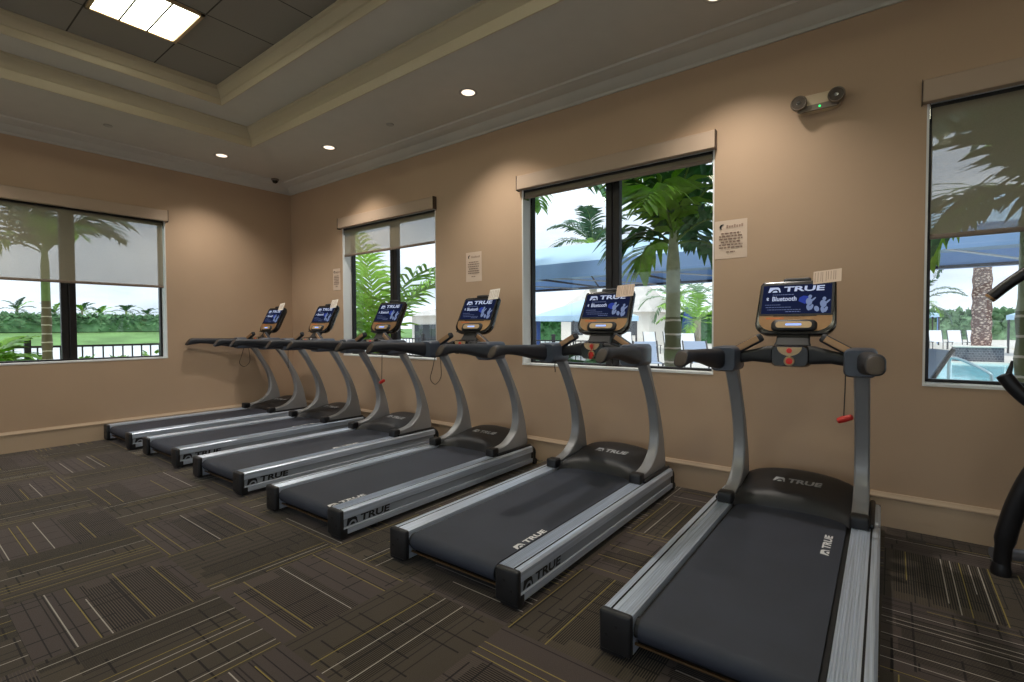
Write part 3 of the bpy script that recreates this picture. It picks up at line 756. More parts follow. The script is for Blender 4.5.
    put_text(b, 'Bluetooth', C(-.128, D0+.088, .0192), U, V, .132, .032, .02, 0, 0)
    for p0, p1 in (((-.155, .082), (-.155, .105)), ((-.155, .105), (-.148, .099)), ((-.148, .099), (-.161, .088)), ((-.155, .082), (-.148, .088)), ((-.148, .088), (-.161, .099))):
        a, c = C(p0[0], D0+.01+p0[1], .0192), C(p1[0], D0+.01+p1[1], .0192); d = (c-a).normalized(); w = d.cross(N)*.0014
        b.face([a-w, c-w, c+w, a+w])
    b.build('display_lettering', M['scrw'], con, 0, recalc=False)
    b = MB(); rr = random.Random(4)
    for z, x0, x1, h in ((.130, -.128, -.01, .005), (.060, -.165, -.08, .004), (.043, -.16, -.02, .004), (.026, -.15, .03, .004), (.012, -.05, .03, .005)):
        x = x0
        while x < x1:
            l = rr.uniform(.006, .016); b.face([C(x, D0+z, .0192), C(min(x+l, x1), D0+z, .0192), C(min(x+l, x1), D0+z+h, .0192), C(x, D0+z+h, .0192)]); x += l+.003
    b.build('display_small_print', M['scrd'], con, 0, recalc=False)
    b = MB()
    def blob(cx, cy, rx, ry, n=9, rot=0):
        b.face([C(cx+rx*math.cos(a)*math.cos(rot)-ry*math.sin(a)*math.sin(rot), D0+cy+rx*math.cos(a)*math.sin(rot)+ry*math.sin(a)*math.cos(rot), .01925+blob.k*.00004) for a in (2*PI*i/n for i in range(n))]); blob.k += 1
    blob.k = 0
    for bx, by in ((.075, .062), (.148, .045)):
        blob(bx, by+.052, .010, .013); blob(bx-.004, by+.018, .017, .026, rot=.15); blob(bx+.016, by+.03, .006, .022, rot=-.7); blob(bx-.006, by-.022, .010, .022, rot=.2); blob(bx+.010, by-.020, .009, .02, rot=-.3)
    blob(.112, .03, .013, .02, rot=.3)
    b.build('display_figures', M['scrp'], con, 0, recalc=False)
    b = MB(); b.prism(rrect(.115, .003, .0029, 2), lambda p, q, t: C(p, q+.138, t), .0166, .0178); b.build('panel_slot', M['blackd'], con, 0)
    b = MB(); b.prism(rrect(.05, .006, .005, 2), lambda p, q, t: C(p-.105, q+.122, t), .0166, .0173); b.build('panel_stripe', M['orange'], con, 0)
    b = MB(); rings = [[C(p*k, q*k2+.072, n) for p, q in rrect(.118, .036, .028, 5)] for n, k, k2 in ((.012, 1.04, 1.04), (.026, 1, 1), (.032, .93, .88))]
    b.loft(rings); sp = b.build('speed_pod', M['black'], con, 45)
    b = MB(); b.prism(rrect(.094, .021, .018, 5), lambda p, q, t: C(p, q+.072, t), .0322, .0338); b.build('speed_pod_panel', M['goldp'], con, 0)
    b = MB(); b.prism(rrect(.042, .0065, .004, 2), lambda p, q, t: C(p, q+.072, t), .0339, .0346); b.build('speed_readout', M['ledbar'], con, 0)
    b = MB(); b.prism(rrect(.2, .004, .0035, 2), lambda p, q, t: C(p*.9, q+.026, t), .0145, .0165); b.build('lower_edge', M['blackd'], con, 0)
    b = MB(); rings = [[C(u, .388+.010+p, n+q) for p, q in rrect(.014*k, .016*k, .011*k, 4)] for u, k, n in ((-.078, .5, -.01), (-.07, 1, -.008), (.062, 1, -.008), (.07, .5, -.01))]
    b.loft(rings); b.build('device_holder', M['black'], con, 45)
    return root

def add_cord(t, s, drop, clip, loop=False):
    """safety lead; hangs from under the collar, with or without a red clip"""
    if loop:
        pts = cr_spline([(s*.30, 1.5, 1.0), (s*.30, 1.47, .90), (s*.30, 1.44, .80), (s*.30, 1.50, .745), (s*.30, 1.57, .80), (s*.30, 1.575, .90), (s*.30, 1.555, 1.03)], 6)
    else:
        pts = cr_spline([(s*.27, 1.45, 1.05), (s*.272, 1.443, .97), (s*.268, 1.44, 1.0-drop), (s*.268, 1.44, .985-drop)], 5)
    o = MB().tube(pts, .0032, 6).build('safety_lead', M['cord'], t, 60)
    if clip:
        p = pts[-1]+Vector((.004, 0, -.016)); b = MB()
        b.tube([p+Vector((-.034, 0, -.014)), p+Vector((-.03, 0, -.012)), p+Vector((.0, 0, .002)), p+Vector((.03, 0, .014)), p+Vector((.036, 0, .016))], [.008, .015, .018, .015, .008], 12)
        b.build('safety_clip', M['redclip'], o, 40)

TX = [6.6888, 5.4144, 4.145, 2.8707, 1.6372, .4775]; TY = [-2.1955, -2.1836, -2.2333, -2.2318, -2.2374, -2.2778]
TL = ['treadmill nearest the camera, first of the row from the right',
      'second treadmill from the right, before the wide window with the palm',
      'third treadmill from the right, under the notice between two windows',
      'fourth treadmill from the right, before the corner window',
      'fifth treadmill from the right, second from the left wall',
      'farthest treadmill, last of the row, beside the left wall']
proto = make_treadmill(); mills = []
for i in range(6):
    o = proto if i == 0 else copy_tree(proto)
    o.location = (TX[i], TY[i], 0); o.rotation_euler = (0, 0, .011); tag(o, TL[i], 'treadmill', 'row of treadmills'); mills.append(o)
BELT = [(.17, 0), (-.68, .04), (-.86, .04), (.0, .03), (.3, .02), (-.2, .02)]
for o, (dy, dx) in zip(mills, BELT):
    for ch in o.children:
        if ch.name.startswith('running_belt'):
            for c in ch.children: c.location = (dx, dy, 0)
add_cord(mills[0], 1, .20, True); add_cord(mills[1], -1, .06, False); add_cord(mills[2], -1, .3, False, True)
add_cord(mills[3], 1, .24, True); add_cord(mills[4], -1, .2, False); add_cord(mills[5], -1, .3, False, True)
# red clip of the second treadmill sits on its control pod
for ch in mills[1].children:
    if ch.name.startswith('control_pod'):
        b = MB(); b.box((-.012, 1.49, 1.03), (.012, 1.503, 1.075), 0, .004, 2); b.box((.004, 1.488, 1.10), (.016, 1.503, 1.14), 0, .004, 2)
        b.tube(cr_spline([(.01, 1.495, 1.1), (.002, 1.492, 1.085), (0, 1.495, 1.07)], 4), .003, 6); b.build('safety_key', M['redclip'], ch, 40)

# paper notes tucked into the consoles
O = Vector((0, 1.655, 1.193)); V = Vector((0, .155, .315)).normalized(); N = Vector((0, -V.z, V.y)); Ux = Vector((1, 0, 0))
for k, u0, u1, v0, v1, tilt, label in ((0, .085, .228, .348, .430, .10, 'striped paper note sticking up from the nearest treadmill console'),
        (1, .065, .205, .318, .415, .06, 'paper note covering the top corner of the second treadmill screen'),
        (2, .09, .205, .345, .445, .08, 'white paper note on the third treadmill console from the right'),
        (4, .08, .205, .335, .44, .08, 'white paper note on the fifth treadmill console from the right'),
        (5, .07, .195, .335, .435, .07, 'white paper note on the farthest treadmill console')):
    mt = Matrix.Translation((TX[k], TY[k], 0)) @ Matrix.Rotation(.011, 4, 'Z')
    e = thing('paper_note', label, 'note', mt @ (O+Ux*u0+V*v0), .011, 'paper notes on the consoles')
    n0 = .0195; up_ = (V+N*.12).normalized(); ua = (Ux+V*tilt).normalized(); w, h = u1-u0, v1-v0
    f = lambda p, q, n: N*(n0+n)+ua*p+up_*q
    b = MB(); b.loft([[f(p, q, n) for p, q in ((0, 0), (w, 0), (w, h), (0, h))] for n in (0, .0009)]); b.build('sheet', M['paper'] if k < 2 else M['paperw'], e, 0)
    b = MB(); rr = random.Random(k+3); x = .008
    while x < w-.012:
        q0 = rr.uniform(.006, .02); b.face([f(x, q0, .0011), f(x+.0035, q0, .0011), f(x+.0035, h*.9, .0011), f(x, h*.9, .0011)]); x += rr.uniform(.008, .02)
    b.build('print', M['inkl'], e, 0, recalc=False)

# ------------------------------------------------------------------ cross trainer cut by the right edge
e = thing('elliptical_trainer', 'black cross trainer cut off by the right edge beside the pool window', 'exercise machine', (7.9, -.6, 0))
L = lambda x, y, z: (x-7.9, y+.6, z)
b = MB(); b.tube(cr_spline([L(7.592, -.42, .03), L(7.602, -.425, .18), L(7.638, -.44, .37), L(7.70, -.46, .56), L(7.80, -.49, .74), L(7.98, -.52, .86), L(8.25, -.56, .90), L(8.55, -.6, .82)], 5), [.034]*5+[.042]*31, 14); b.build('main_frame', M['ell'], e, 60)
b = MB(); b.tube([L(7.56, -.40, .095), L(8.2, -.12, .095)], .03, 14); b.tube([L(8.55, -.85, .095), L(8.55, -.30, .095)], .03, 14); b.build('stabilizer', M['ells'], e, 40)
for x, y in ((7.59, -.42), (8.2, -.13), (8.55, -.84), (8.55, -.31)):
    MB().lathe([(.0001, 0), (.04, 0), (.042, .02), (.034, .06), (.0001, .07)], L(x, y, 0), 16).build('foot', M['ell'], e, 40)
b = MB(); b.lathe([(.0001, -.09), (.3, -.09), (.36, -.06), (.37, 0), (.36, .06), (.3, .09), (.0001, .09)], L(8.2, -.56, .5), 40, axis='y'); b.build('flywheel_shroud', M['ell'], e, 35)
b = MB(); b.lathe([(.0001, -.1), (.16, -.1), (.18, -.085)], L(8.2, -.56, .5), 32, axis='y'); b.build('shroud_disc', M['ells'], e, 35)
b = MB(); b.tube(cr_spline([L(7.90, -.52, .78), L(7.80, -.56, .95), L(7.72, -.60, 1.12), L(7.74, -.62, 1.28)], 5), .035, 12); b.build('mast', M['ells'], e, 60)
b = MB(); b.tube(cr_spline([L(7.548, -.70, 1.035), L(7.562, -.70, 1.01), L(7.60, -.70, .955), L(7.66, -.69, .90), L(7.75, -.64, .88), L(7.82, -.56, .90)], 5), [.021]+[.03]*24+[.03], 14); b.build('fixed_grip', M['ell'], e, 60)
b = MB(); b.tube([L(7.563, -.705, 1.03), L(7.572, -.705, 1.075), L(7.575, -.705, 1.10)], [.012, .008, .004], 8); b.build('grip_lever', M['ell'], e, 60)
for dy in (0,):
    b = MB(); b.tube(cr_spline([L(7.50, -.718+dy, 1.393), L(7.56, -.72+dy, 1.455), L(7.66, -.73+dy, 1.535), L(7.82, -.75+dy, 1.60), L(7.98, -.78+dy, 1.56), L(8.06, -.8+dy, 1.3), L(8.08, -.82+dy, .9), L(8.02, -.84+dy, .55)], 5), [.024]*16+[.02]*20, 14); h = b.build('swing_handle', M['ell'], e, 60)
    d = Vector((-.72, 0, -.69)); p = Vector(L(7.50, -.718+dy, 1.393)); MB().tube([p+d*.001, p+d*.012], [.0245, .022], 14).build('handle_end', M['gold'], h, 40)
    b = MB(); b.box(L(7.75, -.9+dy, .26), L(8.2, -.78+dy, .31), 0, .015, 2); b.build('pedal', M['ell'], e, 40)
b = MB(); b.box(L(7.68, -.78, 1.30), L(7.78, -.46, 1.52), 0, .02, 3); b.build('console', M['blackg'], e, 40)

# ------------------------------------------------------------------ outdoors: ground
struct(MB().box((-7.0, WT+.001, -.2), (60, 70, -.05)).box((-16, 6, -.2), (-7.0, 70, -.05)).build('ground', M['deck'], None, 0))
struct(MB().box((-WT-.001, -40, -.2), (60, RY-WT-.001, -.05)).build('terrace_ground', M['deck'], None, 0))
struct(MB().box((RX+WT+.001, RY-WT, -.2), (60, WT, -.05)).build('side_ground', M['deck'], None, 0))
struct(MB().box((-7.0, -40, -.2), (-WT-.001, WT, -.05)).build('garden_ground', M['grass'], None, 0))
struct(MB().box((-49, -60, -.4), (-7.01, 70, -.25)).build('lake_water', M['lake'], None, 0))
b = MB(); n = 12
rows = [[(-48.5-24*i/n, y, -.25+1.35*min(1, i/5)**.8) for i in range(n+1)] for y in (-60, 20, 90)]
b.loft(rows, 0, False, False); struct(b.build('lawn_bank', M['grass'], None, 30))
b = MB(); b.box((5.5, 10.1, -.049), (18, 19.2, -.045)); struct(b.build('pool_water', M['pool'], None, 0))
b = MB()
for a, c in (((5.1, 9.8), (18.4, 10.1)), ((5.1, 19.2), (18.4, 19.5)), ((5.1, 10.1), (5.5, 19.2)), ((18, 10.1), (18.4, 19.2))): b.box((a[0], a[1], -.05), (c[0], c[1], .02))
struct(b.build('pool_coping', M['coping'], None, 0))

# ------------------------------------------------------------------ palms
def frond_mesh(b, Ln, p0, droop, n, ll, lw, sag, rr, mi=0, rib=1, seg=14, curl=0.0, s0=.14):
    """one feather frond from the origin along +x; leaflets both sides"""
    x = z = 0.0; pts = []; ds = Ln/seg
    for i in range(seg+1):
        s = i/seg; a = p0-droop*s**1.25; pts.append((Vector((x, curl*s*s*Ln, z)), a)); x += ds*math.cos(a); z += ds*math.sin(a)
    b.tube([p for p, a in pts], [max(.003, lw*.42*(1-.8*i/seg)) for i in range(seg+1)], 5, rib)
    for i in range(n):
        s = s0+(1-s0)*i/(n-1); f = s*seg; k = min(int(f), seg-1); t = f-k
        p = pts[k][0].lerp(pts[k+1][0], t); a = pts[k][1]
        tang = Vector((math.cos(a), 0, math.sin(a))); nor = Vector((-math.sin(a), 0, math.cos(a)))
        env = min(1, .35+2.6*(s-s0))*(1-.62*max(0, s-.55)/.45)
        for sd in (-1, 1):
            l = ll*env*rr.uniform(.85, 1.12); fwd = .35+.9*s+rr.uniform(-.1, .1)
            d = (Vector((0, sd, 0))+tang*fwd+nor*rr.uniform(.0, .45)).normalized()
            q = p.copy(); w = lw*rr.uniform(.8, 1.15); prev = None
            for j in range(4):
                u = j/3; side = d.cross(nor+Vector((0, sd*.6, 0))).normalized()*w*(.55 if j == 0 else 1.0 if j == 1 else .8 if j == 2 else .06)
                cur = (b.bm.verts.new(q-side), b.bm.verts.new(q+side))
                if prev: b.bm.faces.new((prev[0], prev[1], cur[1], cur[0])).material_index = mi
                prev = cur; q = q+d*(l/3); d = (d+Vector((0, 0, -sag*rr.uniform(.7, 1.3)))).normalized()
def palm(label, loc, h, r0, r1, fr, tm, lm, group, Ln=1.5, n=26, ll=.5, lw=.022, sag=.35, shaft=0, seed=1, cat='palm tree', name='palm_tree', flare=1.25, seg=12):
    """fr: list of (azimuth, start pitch, droop, length factor)"""
    rr = random.Random(seed); e = thing(name, label, cat, loc, 0, group)
    if h > 0:
        b = MB(); m = 14
        b.lathe([(r0*flare, -.004)]+[(r0+(r1-r0)*i/m+(.012*r0/.1 if (i % 2 and i/m*h < .66*h) else 0), h*i/m) for i in range(m+1)]+[(r1*.5, h+.12+shaft), (.0001, h+.14+shaft)], n=16); b.build('trunk', tm, e, 50)
    for k, (az, p0, dr, lf) in enumerate(fr):
        b = MB(); frond_mesh(b, Ln*lf, p0, dr, n, ll*(.8+.2*lf), lw, sag, rr, seg=seg, curl=rr.uniform(-.05, .05))
        o = b.build('frond', [lm if rr.random() < .75 else M['leafb'], M['rach']], e, 0, recalc=False); o.location = (0, 0, h+shaft*.8-.02); o.rotation_euler = (0, 0, az)
    return e
def crown(n, seed, lo=.1, hi=1.25, dr=(1.2, 2.0)):
    r = random.Random(seed); return [(2*PI*(k*.382)+r.uniform(-.2, .2), lo+(hi-lo)*(k/(n-1)), r.uniform(*dr), r.uniform(.85, 1.1)) for k in range(n)]
NEAR = 'palms close outside the windows'
palm('ringed palm with drooping fronds close outside the wide window', (5.19, 1.6, -.05), 2.0, .098, .072,
     [(-2.9, .8, 2.6, .62), (2.8, .55, 2.4, .5), (-.3, .7, 2.4, .95), (.4, .95, 2.2, 1.1), (1.6, 1.0, 2.0, 1.0), (-1.5, 1.15, 2.2, .9), (2.2, 1.3, 1.6, 1.0), (-.9, 1.35, 1.8, 1.15), (-2.2, 1.4, 1.7, .95), (.9, .35, 2.2, .8), (-.05, 1.2, 1.8, 1.2), (3.3, 1.42, 1.3, .8)],
     M['trunk_a'], M['leaf'], NEAR, 1.35, 24, .66, .042, .45, .3, 3)
palm('palm with frond tips hanging into the top left of the wide window', (2.75, 1.85, -.05), 2.95, .09, .075,
     [(.05, .5, 1.5, 1.15), (-.35, .8, 1.9, 1.0), (.7, 1.0, 1.8, 1.0), (1.8, .9, 1.9, 1.0), (2.8, 1.0, 1.9, 1.0), (-1.6, 1.1, 1.9, .9), (-2.5, .9, 1.9, .9), (.3, 1.3, 1.5, 1.0)],
     M['trunk_a'], M['leaf'], NEAR, 1.4, 22, .5, .036, .45, .3, 41)
palm('palm with dark silhouetted crown outside the rightmost pool window', (7.98, 1.45, -.05), 2.12, .105, .085,
     [(2.9, 1.25, 1.7, 1.1), (-2.9, .2, 1.9, .9), (2.6, .05, 1.7, .95), (2.3, .5, 2.1, .9), (-2.2, 1.1, 2.0, 1.0), (-.4, .8, 2.2, 1.0), (.6, .9, 2.1, 1.0), (-1.6, .5, 2.1, .8), (1.3, 1.1, 1.9, 1.1), (3.3, 1.45, 1.5, 1.2)],
     M['trunk_a'], M['leaf'], NEAR, 1.35, 24, .58, .036, .34, .25, 5)
palm('palm with green ringed trunk close outside the left wall window', (-2.6, -2.30, -.05), 2.22, .062, .05,
     [(-1.9, 1.15, 2.0, 1.0), (-1.2, .9, 2.0, 1.1), (1.5, 1.0, 1.5, .8), (2.0, 1.1, 1.9, 1.1), (-2.6, .8, 2.1, 1.0), (.2, 1.0, 2.0, .9), (3.1, 1.2, 1.8, 1.1), (-.6, 1.25, 1.7, 1.1), (-1.55, .55, 2.0, 1.0), (1.1, 1.2, 1.8, 1.0)],
     M['trunk_b'], M['leafd'], NEAR, 1.25, 26, .5, .026, .32, .25, 8)
palm('green areca palm with one long arching frond outside the corner window', (.28, 1.35, -.05), .42, .05, .045,
     [(-.02, 1.54, 2.7, 1.5), (.22, 1.5, 2.3, 1.25), (3.0, 1.42, 1.2, 1.0), (2.6, 1.45, 1.0, 1.15), (3.6, 1.35, 1.2, .95), (1.6, 1.4, 1.1, .95), (-2.6, 1.5, .9, 1.1), (2.9, 1.54, .6, 1.15)],
     M['trunk_b'], M['leafb'], NEAR, 2.5, 30, .62, .026, .4, 0, 21, 'palm', 'areca_palm')
palm('low bushy palm by the fence post at the left frame edge', (-3.1, -2.95, -.05), .5, .04, .035,
     [(1.2, 1.2, 1.6, .8), (.6, 1.1, 1.7, .8), (1.9, 1.0, 1.7, .8), (.1, 1.3, 1.5, .8), (2.6, 1.2, 1.6, .8), (-1, 1.2, 1.6, .8), (1.5, 1.4, 1.2, .85), (-2, 1.1, 1.6, .8), (2.2, 1.35, 1.2, .9), (1.0, .8, 1.5, .75)],
     M['trunk_b'], M['leafb'], NEAR, 1.1, 24, .42, .02, .3, 0, 31, 'palm', 'bush_palm')
# the row of small palms behind the hedge
for k, y in enumerate((5.0, 7.7, 9.85, 11.4, 13.6, 15.6)):
    palm(['small palm over the far hedge, nearest the left frame edge', 'small palm over the far hedge just right of the near ringed trunk', 'small palm over the far hedge beside the window mullion', 'small palm over the far hedge, second from the mullion in the right pane', 'small palm over the far hedge in the middle of the right pane', 'small palm over the far hedge, closest to the right window jamb'][k],
         (-61.5-(k%2)*3.2, (y+3.9)*(1.022+.046*(k%2))-3.9, 1.0), 2.0 if k % 2 else 2.2, .12, .1, crown(9, k+40, .1, 1.35, (1.0, 1.7)), M['trunk_c'], M['leafd'], 'small palms beyond the lake', 1.45, 12, .42, .06, .2, 0, 50+k, seg=7)
# palms across the pool deck
FAR = 'palms across the pool deck'
for k, (x, y, h, L_, lm, lab, ln) in enumerate((
        (-.85, 22.0, 1.5, 2.4, 'leafb', 'bright young palm on the deck right of the near trunk', 30),
        (-2.7, 24.0, 2.7, 2.2, 'leafy', 'palm left of the near ringed trunk, beside the white house', 22),
        (-1.5, 12.2, 4.2, 2.0, 'leafd', 'tall palm rising over the blue awning in the wide window', 30),
        (-4.2, 33.5, 3.4, 2.6, 'leafy', 'pale palm farther off behind the blue closed umbrella', 20),
        (8.3, 37.0, 2.6, 2.6, 'leafd', 'spreading dark palm behind the far loungers, left of the planter', 24),
        (15.2, 35.5, 2.8, 2.8, 'leafy', 'palm across the pool right of the thick planter palm', 24),
        (5.6, 50.0, 3.6, 2.6, 'leafy', 'faint far palm at the left edge of the pool window', 18),
        (2.95, 2.85, .25, 1.05, 'leaf', 'low green palm at the lower left of the wide window', 26))):
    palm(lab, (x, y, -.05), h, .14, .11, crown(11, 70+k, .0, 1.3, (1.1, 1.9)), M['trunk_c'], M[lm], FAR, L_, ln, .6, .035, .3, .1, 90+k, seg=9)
# thick date palm in its tiled planter
e = thing('pool_planter', 'dark tiled square planter at the pool edge holding the thick palm', 'planter', (9.52, 20.1, .0))
MB().box((-.62, -.6, -.06), (.62, .6, .52), 0, .02, 2).build('tiled_box', M['tile'], e, 30)
MB().box((-.68, -.66, .505), (.68, .66, .56), 0, .02, 2).build('rim', M['coping'], e, 30)
palm('thick date palm with diamond bark in the tiled pool planter', (9.62, 20.1, .57), 3.6, .26, .24, crown(14, 7, .0, 1.3, (1.0, 1.8)), M['date'], M['leafd'], 'planter palm', 2.6, 30, .5, .03, .15, .1, 120, name='date_palm', flare=1.15)
e = thing('flower_bush', 'yellow flowering plant beside the tiled pool planter', 'plant', (10.75, 19.62, -.02)); rr = random.Random(5)
b = MB()
for k in range(90):
    a, r, z = rr.uniform(0, 2*PI), .34*rr.random()**.5, rr.uniform(.05, .5); p = Vector((r*math.cos(a), r*math.sin(a), z)); d = Vector((math.cos(a), math.sin(a), rr.uniform(.2, 1))).normalized()*.13; s = d.cross(Vector((0, 0, 1))).normalized()*.035
    b.face([p, p+d*.5+s, p+d, p+d*.5-s], 0 if k % 2 else 1)
b.build('leaves', [M['leaf'], M['flower']], e, 0, recalc=False)

# ------------------------------------------------------------------ hedge, fence, lawn edge
def hedge(label, loc, size, nl, leaf, seed, m):
    rr = random.Random(seed); sx, sy, sz = size
    b = MB(); nx, ny, nzz = 4, max(6, int(sy*1.2)), 4
    rows = []
    for j in range(ny+1):
        y = -sy/2+sy*j/ny; ring = []
        for i in range(14):
            a = PI*i/13; ring.append((sx/2*math.copysign(abs(math.cos(a))**.5, math.cos(a))*rr.uniform(.88, 1.08), y, sz*math.sin(a)**.45*rr.uniform(.9, 1.05) if 0 < i < 13 else 0))
        rows.append(ring)
    b.loft(rows, 0, False, False)
    for k in range(nl):
        y = rr.uniform(-sy/2, sy/2); a = PI*rr.random(); p = Vector((sx/2*math.copysign(abs(math.cos(a))**.5, math.cos(a)), y, sz*math.sin(a)**.45))*rr.uniform(.96, 1.06)
        d = Vector((rr.uniform(-1, 1), rr.uniform(-1, 1), rr.uniform(-.2, 1))).normalized()*leaf; s = d.cross(Vector((rr.random(), rr.random(), 1))).normalized()*leaf*.4
        b.face([p-d*.2, p+d*.4+s, p+d, p+d*.4-s])
    o = b.build('hedge', m, None, 0, recalc=False); o.location = loc; return tag(o, label, 'hedge', 'hedges')
hedge('long clipped green hedge across the lake behind the lawn', (-58, 8, 1.0), (2.0, 70, 1.55), 6000, .45, 2, M['hedge'])
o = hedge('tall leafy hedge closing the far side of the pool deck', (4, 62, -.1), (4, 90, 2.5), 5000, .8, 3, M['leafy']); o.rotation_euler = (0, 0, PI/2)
o = hedge('green shrub belt beyond the loungers in the wide window', (-9, 37.5, -.1), (2.2, 24, 2.2), 2500, .5, 4, M['leaf']); o.rotation_euler = (0, 0, PI/2)

def fence(label, a, c, h, npost, nbal, sq=.02, post=.04):
    e = thing('picket_fence', label, 'fence', a, 0, 'metal fences'); d = Vector(c)-Vector(a); Ln = d.length; d.normalize(); n = Vector((-d.y, d.x, 0))
    for z in (h-.02, .12):
        b = MB(); b.loft([[d*t+n*p+Vector((0, 0, z+q)) for p, q in ((-.02, -.018), (.02, -.018), (.02, .018), (-.02, .018))] for t in (0, Ln)]); b.build('rail', M['fence'], e, 0)
    for i in range(npost):
        t = Ln*i/(npost-1); b = MB(); b.loft([[d*t+d*p+n*q+Vector((0, 0, z)) for p, q in ((-post, -post), (post, -post), (post, post), (-post, post))] for z in (-.05, h+.12)]); b.loft([[d*t+d*p*k+n*q*k+Vector((0, 0, h+.12+z)) for p, q in ((-post, -post), (post, -post), (post, post), (-post, post))] for z, k in ((0, 1.25), (.02, 1.25), (.05, .3))]); b.build('post', M['fence'], e, 0)
    for i in range(nbal):
        t = Ln*(i+.5)/nbal; b = MB(); b.loft([[d*t+d*p+n*q+Vector((0, 0, z)) for p, q in ((-sq/2, -sq/2), (sq/2, -sq/2), (sq/2, sq/2), (-sq/2, sq/2))] for z in (.1, h-.02)]); b.build('baluster', M['fence'], e, 0)
fence('dark metal picket fence along the lake outside the left window', (-4.3, -4.7, 0), (-4.3, 2.6, 0), .985, 4, 50)
fence('low dark fence before the white house in the corner window', (-8.0, 8.2, 0), (1.2, 8.2, 0), .9, 6, 54)
# leafy shrubs in front of the lake fence
for k, (y, x) in enumerate(((-.62, -3.9), (-1.12, -3.95), (-.1, -3.95), (-1.62, -3.95))):
    rr = random.Random(200+k); e = thing('shrub', ['bright shrub at the fence, biggest of those below the right pane', 'small bright shrub at the fence right of the mullion', 'small shrub at the fence by the right window jamb', 'small shrub at the fence behind the mullion'][k], 'shrub', (x, y, -.05), 0, 'shrubs along the lake fence')
    b = MB()
    for j in range(70):
        a, r, z = rr.uniform(0, 2*PI), .13*rr.random()**.5, rr.uniform(.3, .86 if k == 0 else .8); p = Vector((r*math.cos(a), r*math.sin(a), z)); d = Vector((math.cos(a), math.sin(a), rr.uniform(.3, 1.3))).normalized()*.12; s = d.cross(Vector((0, 0, 1))).normalized()*.04
        b.face([p, p+d*.5+s, p+d, p+d*.5-s])
    b.build('foliage', M['leafb'], e, 0, recalc=False)
    b = MB()
    for j in range(6):
        a = j*1.05; b.tube([(0, 0, 0), (.08*math.cos(a), .08*math.sin(a), .35), (.16*math.cos(a), .16*math.sin(a), .7)], [.012, .009, .004], 6)
    b.build('stems', M['rach'], e, 60)

# ------------------------------------------------------------------ awning, cabanas, house, loungers
e = thing('pool_awning', 'long blue canvas awning outside, parallel to the back wall', 'awning', (7, 4.2, 0)); X0, X1, ZV = -6.7, 9.0, 2.06
b = MB(); b.loft([[(x, y, z) for y, z in ((-1.2, 2.30), (-.2, 2.76), (.2, 2.76), (1.2, 2.30), (1.2, 2.29), (.2, 2.745), (-.2, 2.745), (-1.2, 2.29))] for x in (X0, X1)]); b.build('canvas_roof', M['awnl'], e, 0)
for y in (-1.2, 1.2):
    b = MB(); b.box((X0, y-.006, ZV), (X1, y+.006, 2.30)); b.build('valance', M['awn'], e, 0)
b = MB()
for y in (-1.17, 1.17): b.tube([(X0, y, ZV+.03), (X1, y, ZV+.03)], .022, 8)
for k in range(10):
    x = X0+.3+k*1.7
    b.tube([(x, -1.17, ZV+.03), (x, 1.17, ZV+.03)], .018, 8); b.tube([(x, -1.17, ZV+.03), (x, -.2, 2.72)], .016, 8); b.tube([(x, 1.17, ZV+.03), (x, .2, 2.72)], .016, 8)
b.build('frame', M['awnd'], e, 60)
b = MB()
for k in range(9):
    x = X0+.35+k*1.7; b.tube([(x, -1.1, ZV+.05), (x+1.2, 1.1, ZV+.02)], .014, 6)
b.build('brace_rods', M['rodw'], e, 60)
for x in (X0+.1, X1-.1):
    for y in (-1.17, 1.17): MB().tube([(x, y, -.05), (x, y, ZV+.03)], .035, 10).build('post', M['awnd'], e, 60)

def cabana(label, loc, w, h, hr, curt):
    e = thing('cabana', label, 'cabana', loc, 0, 'peaked pool cabanas')
    b = MB(); q = w/2; b.loft([[(-q, -q, h), (q, -q, h), (q, q, h), (-q, q, h)], [(-.05, -.05, h+hr), (.05, -.05, h+hr), (.05, .05, h+hr), (-.05, .05, h+hr)]]); b.loft([[(-q, -q, z), (q, -q, z), (q, q, z), (-q, q, z)] for z in (h-.22, h)], 0, False); b.build('canopy', M['awnl'], e, 0)
    for x in (-1, 1):
        for y in (-1, 1):
            MB().tube([(x*(q-.08), y*(q-.08), -.05), (x*(q-.08), y*(q-.08), h)], .045, 8).build('post', M['chairf'], e, 60)
    for x in (-1, 1):
        b = MB(); b.loft([[(x*(q-.12)+.05*math.sin(i*2.1), -q+.1+.3*i/6, z) for i in range(7)] for z in (0.05, h-.1)], 0, False, False); b.build('curtain', M['umb'] if curt else M['awn'], e, 60)
cabana('light blue peaked cabana under the awning at the left of the wide window', (-3.6, 15.5, 0), 3.4, 1.75, .75, True)
cabana('blue topped cabana across the pool behind the right edge trunk', (13.0, 27.5, 0), 3.2, 1.75, .6, False)
cabana('pale cabana across the pool above the far loungers', (6.2, 44.0, 0), 7.0, 2.1, .7, False)
e = thing('umbrella', 'closed blue pool umbrella beside the near ringed trunk', 'umbrella', (-2.6, 26, 0))
MB().tube([(0, 0, -.05), (0, 0, 2.55)], .03, 8).build('pole', M['rodw'], e, 60)
MB().lathe([(.10, .55), (.24, .62), (.32, 1.2), (.26, 1.9), (.10, 2.4), (.0001, 2.5)], n=14).build('canopy', M['umb'], e, 30)
MB().lathe([(.0001, -.05), (.3, -.05), (.3, .03), (.05, .06), (.0001, .06)], n=18).build('base', M['chairf'], e, 40)

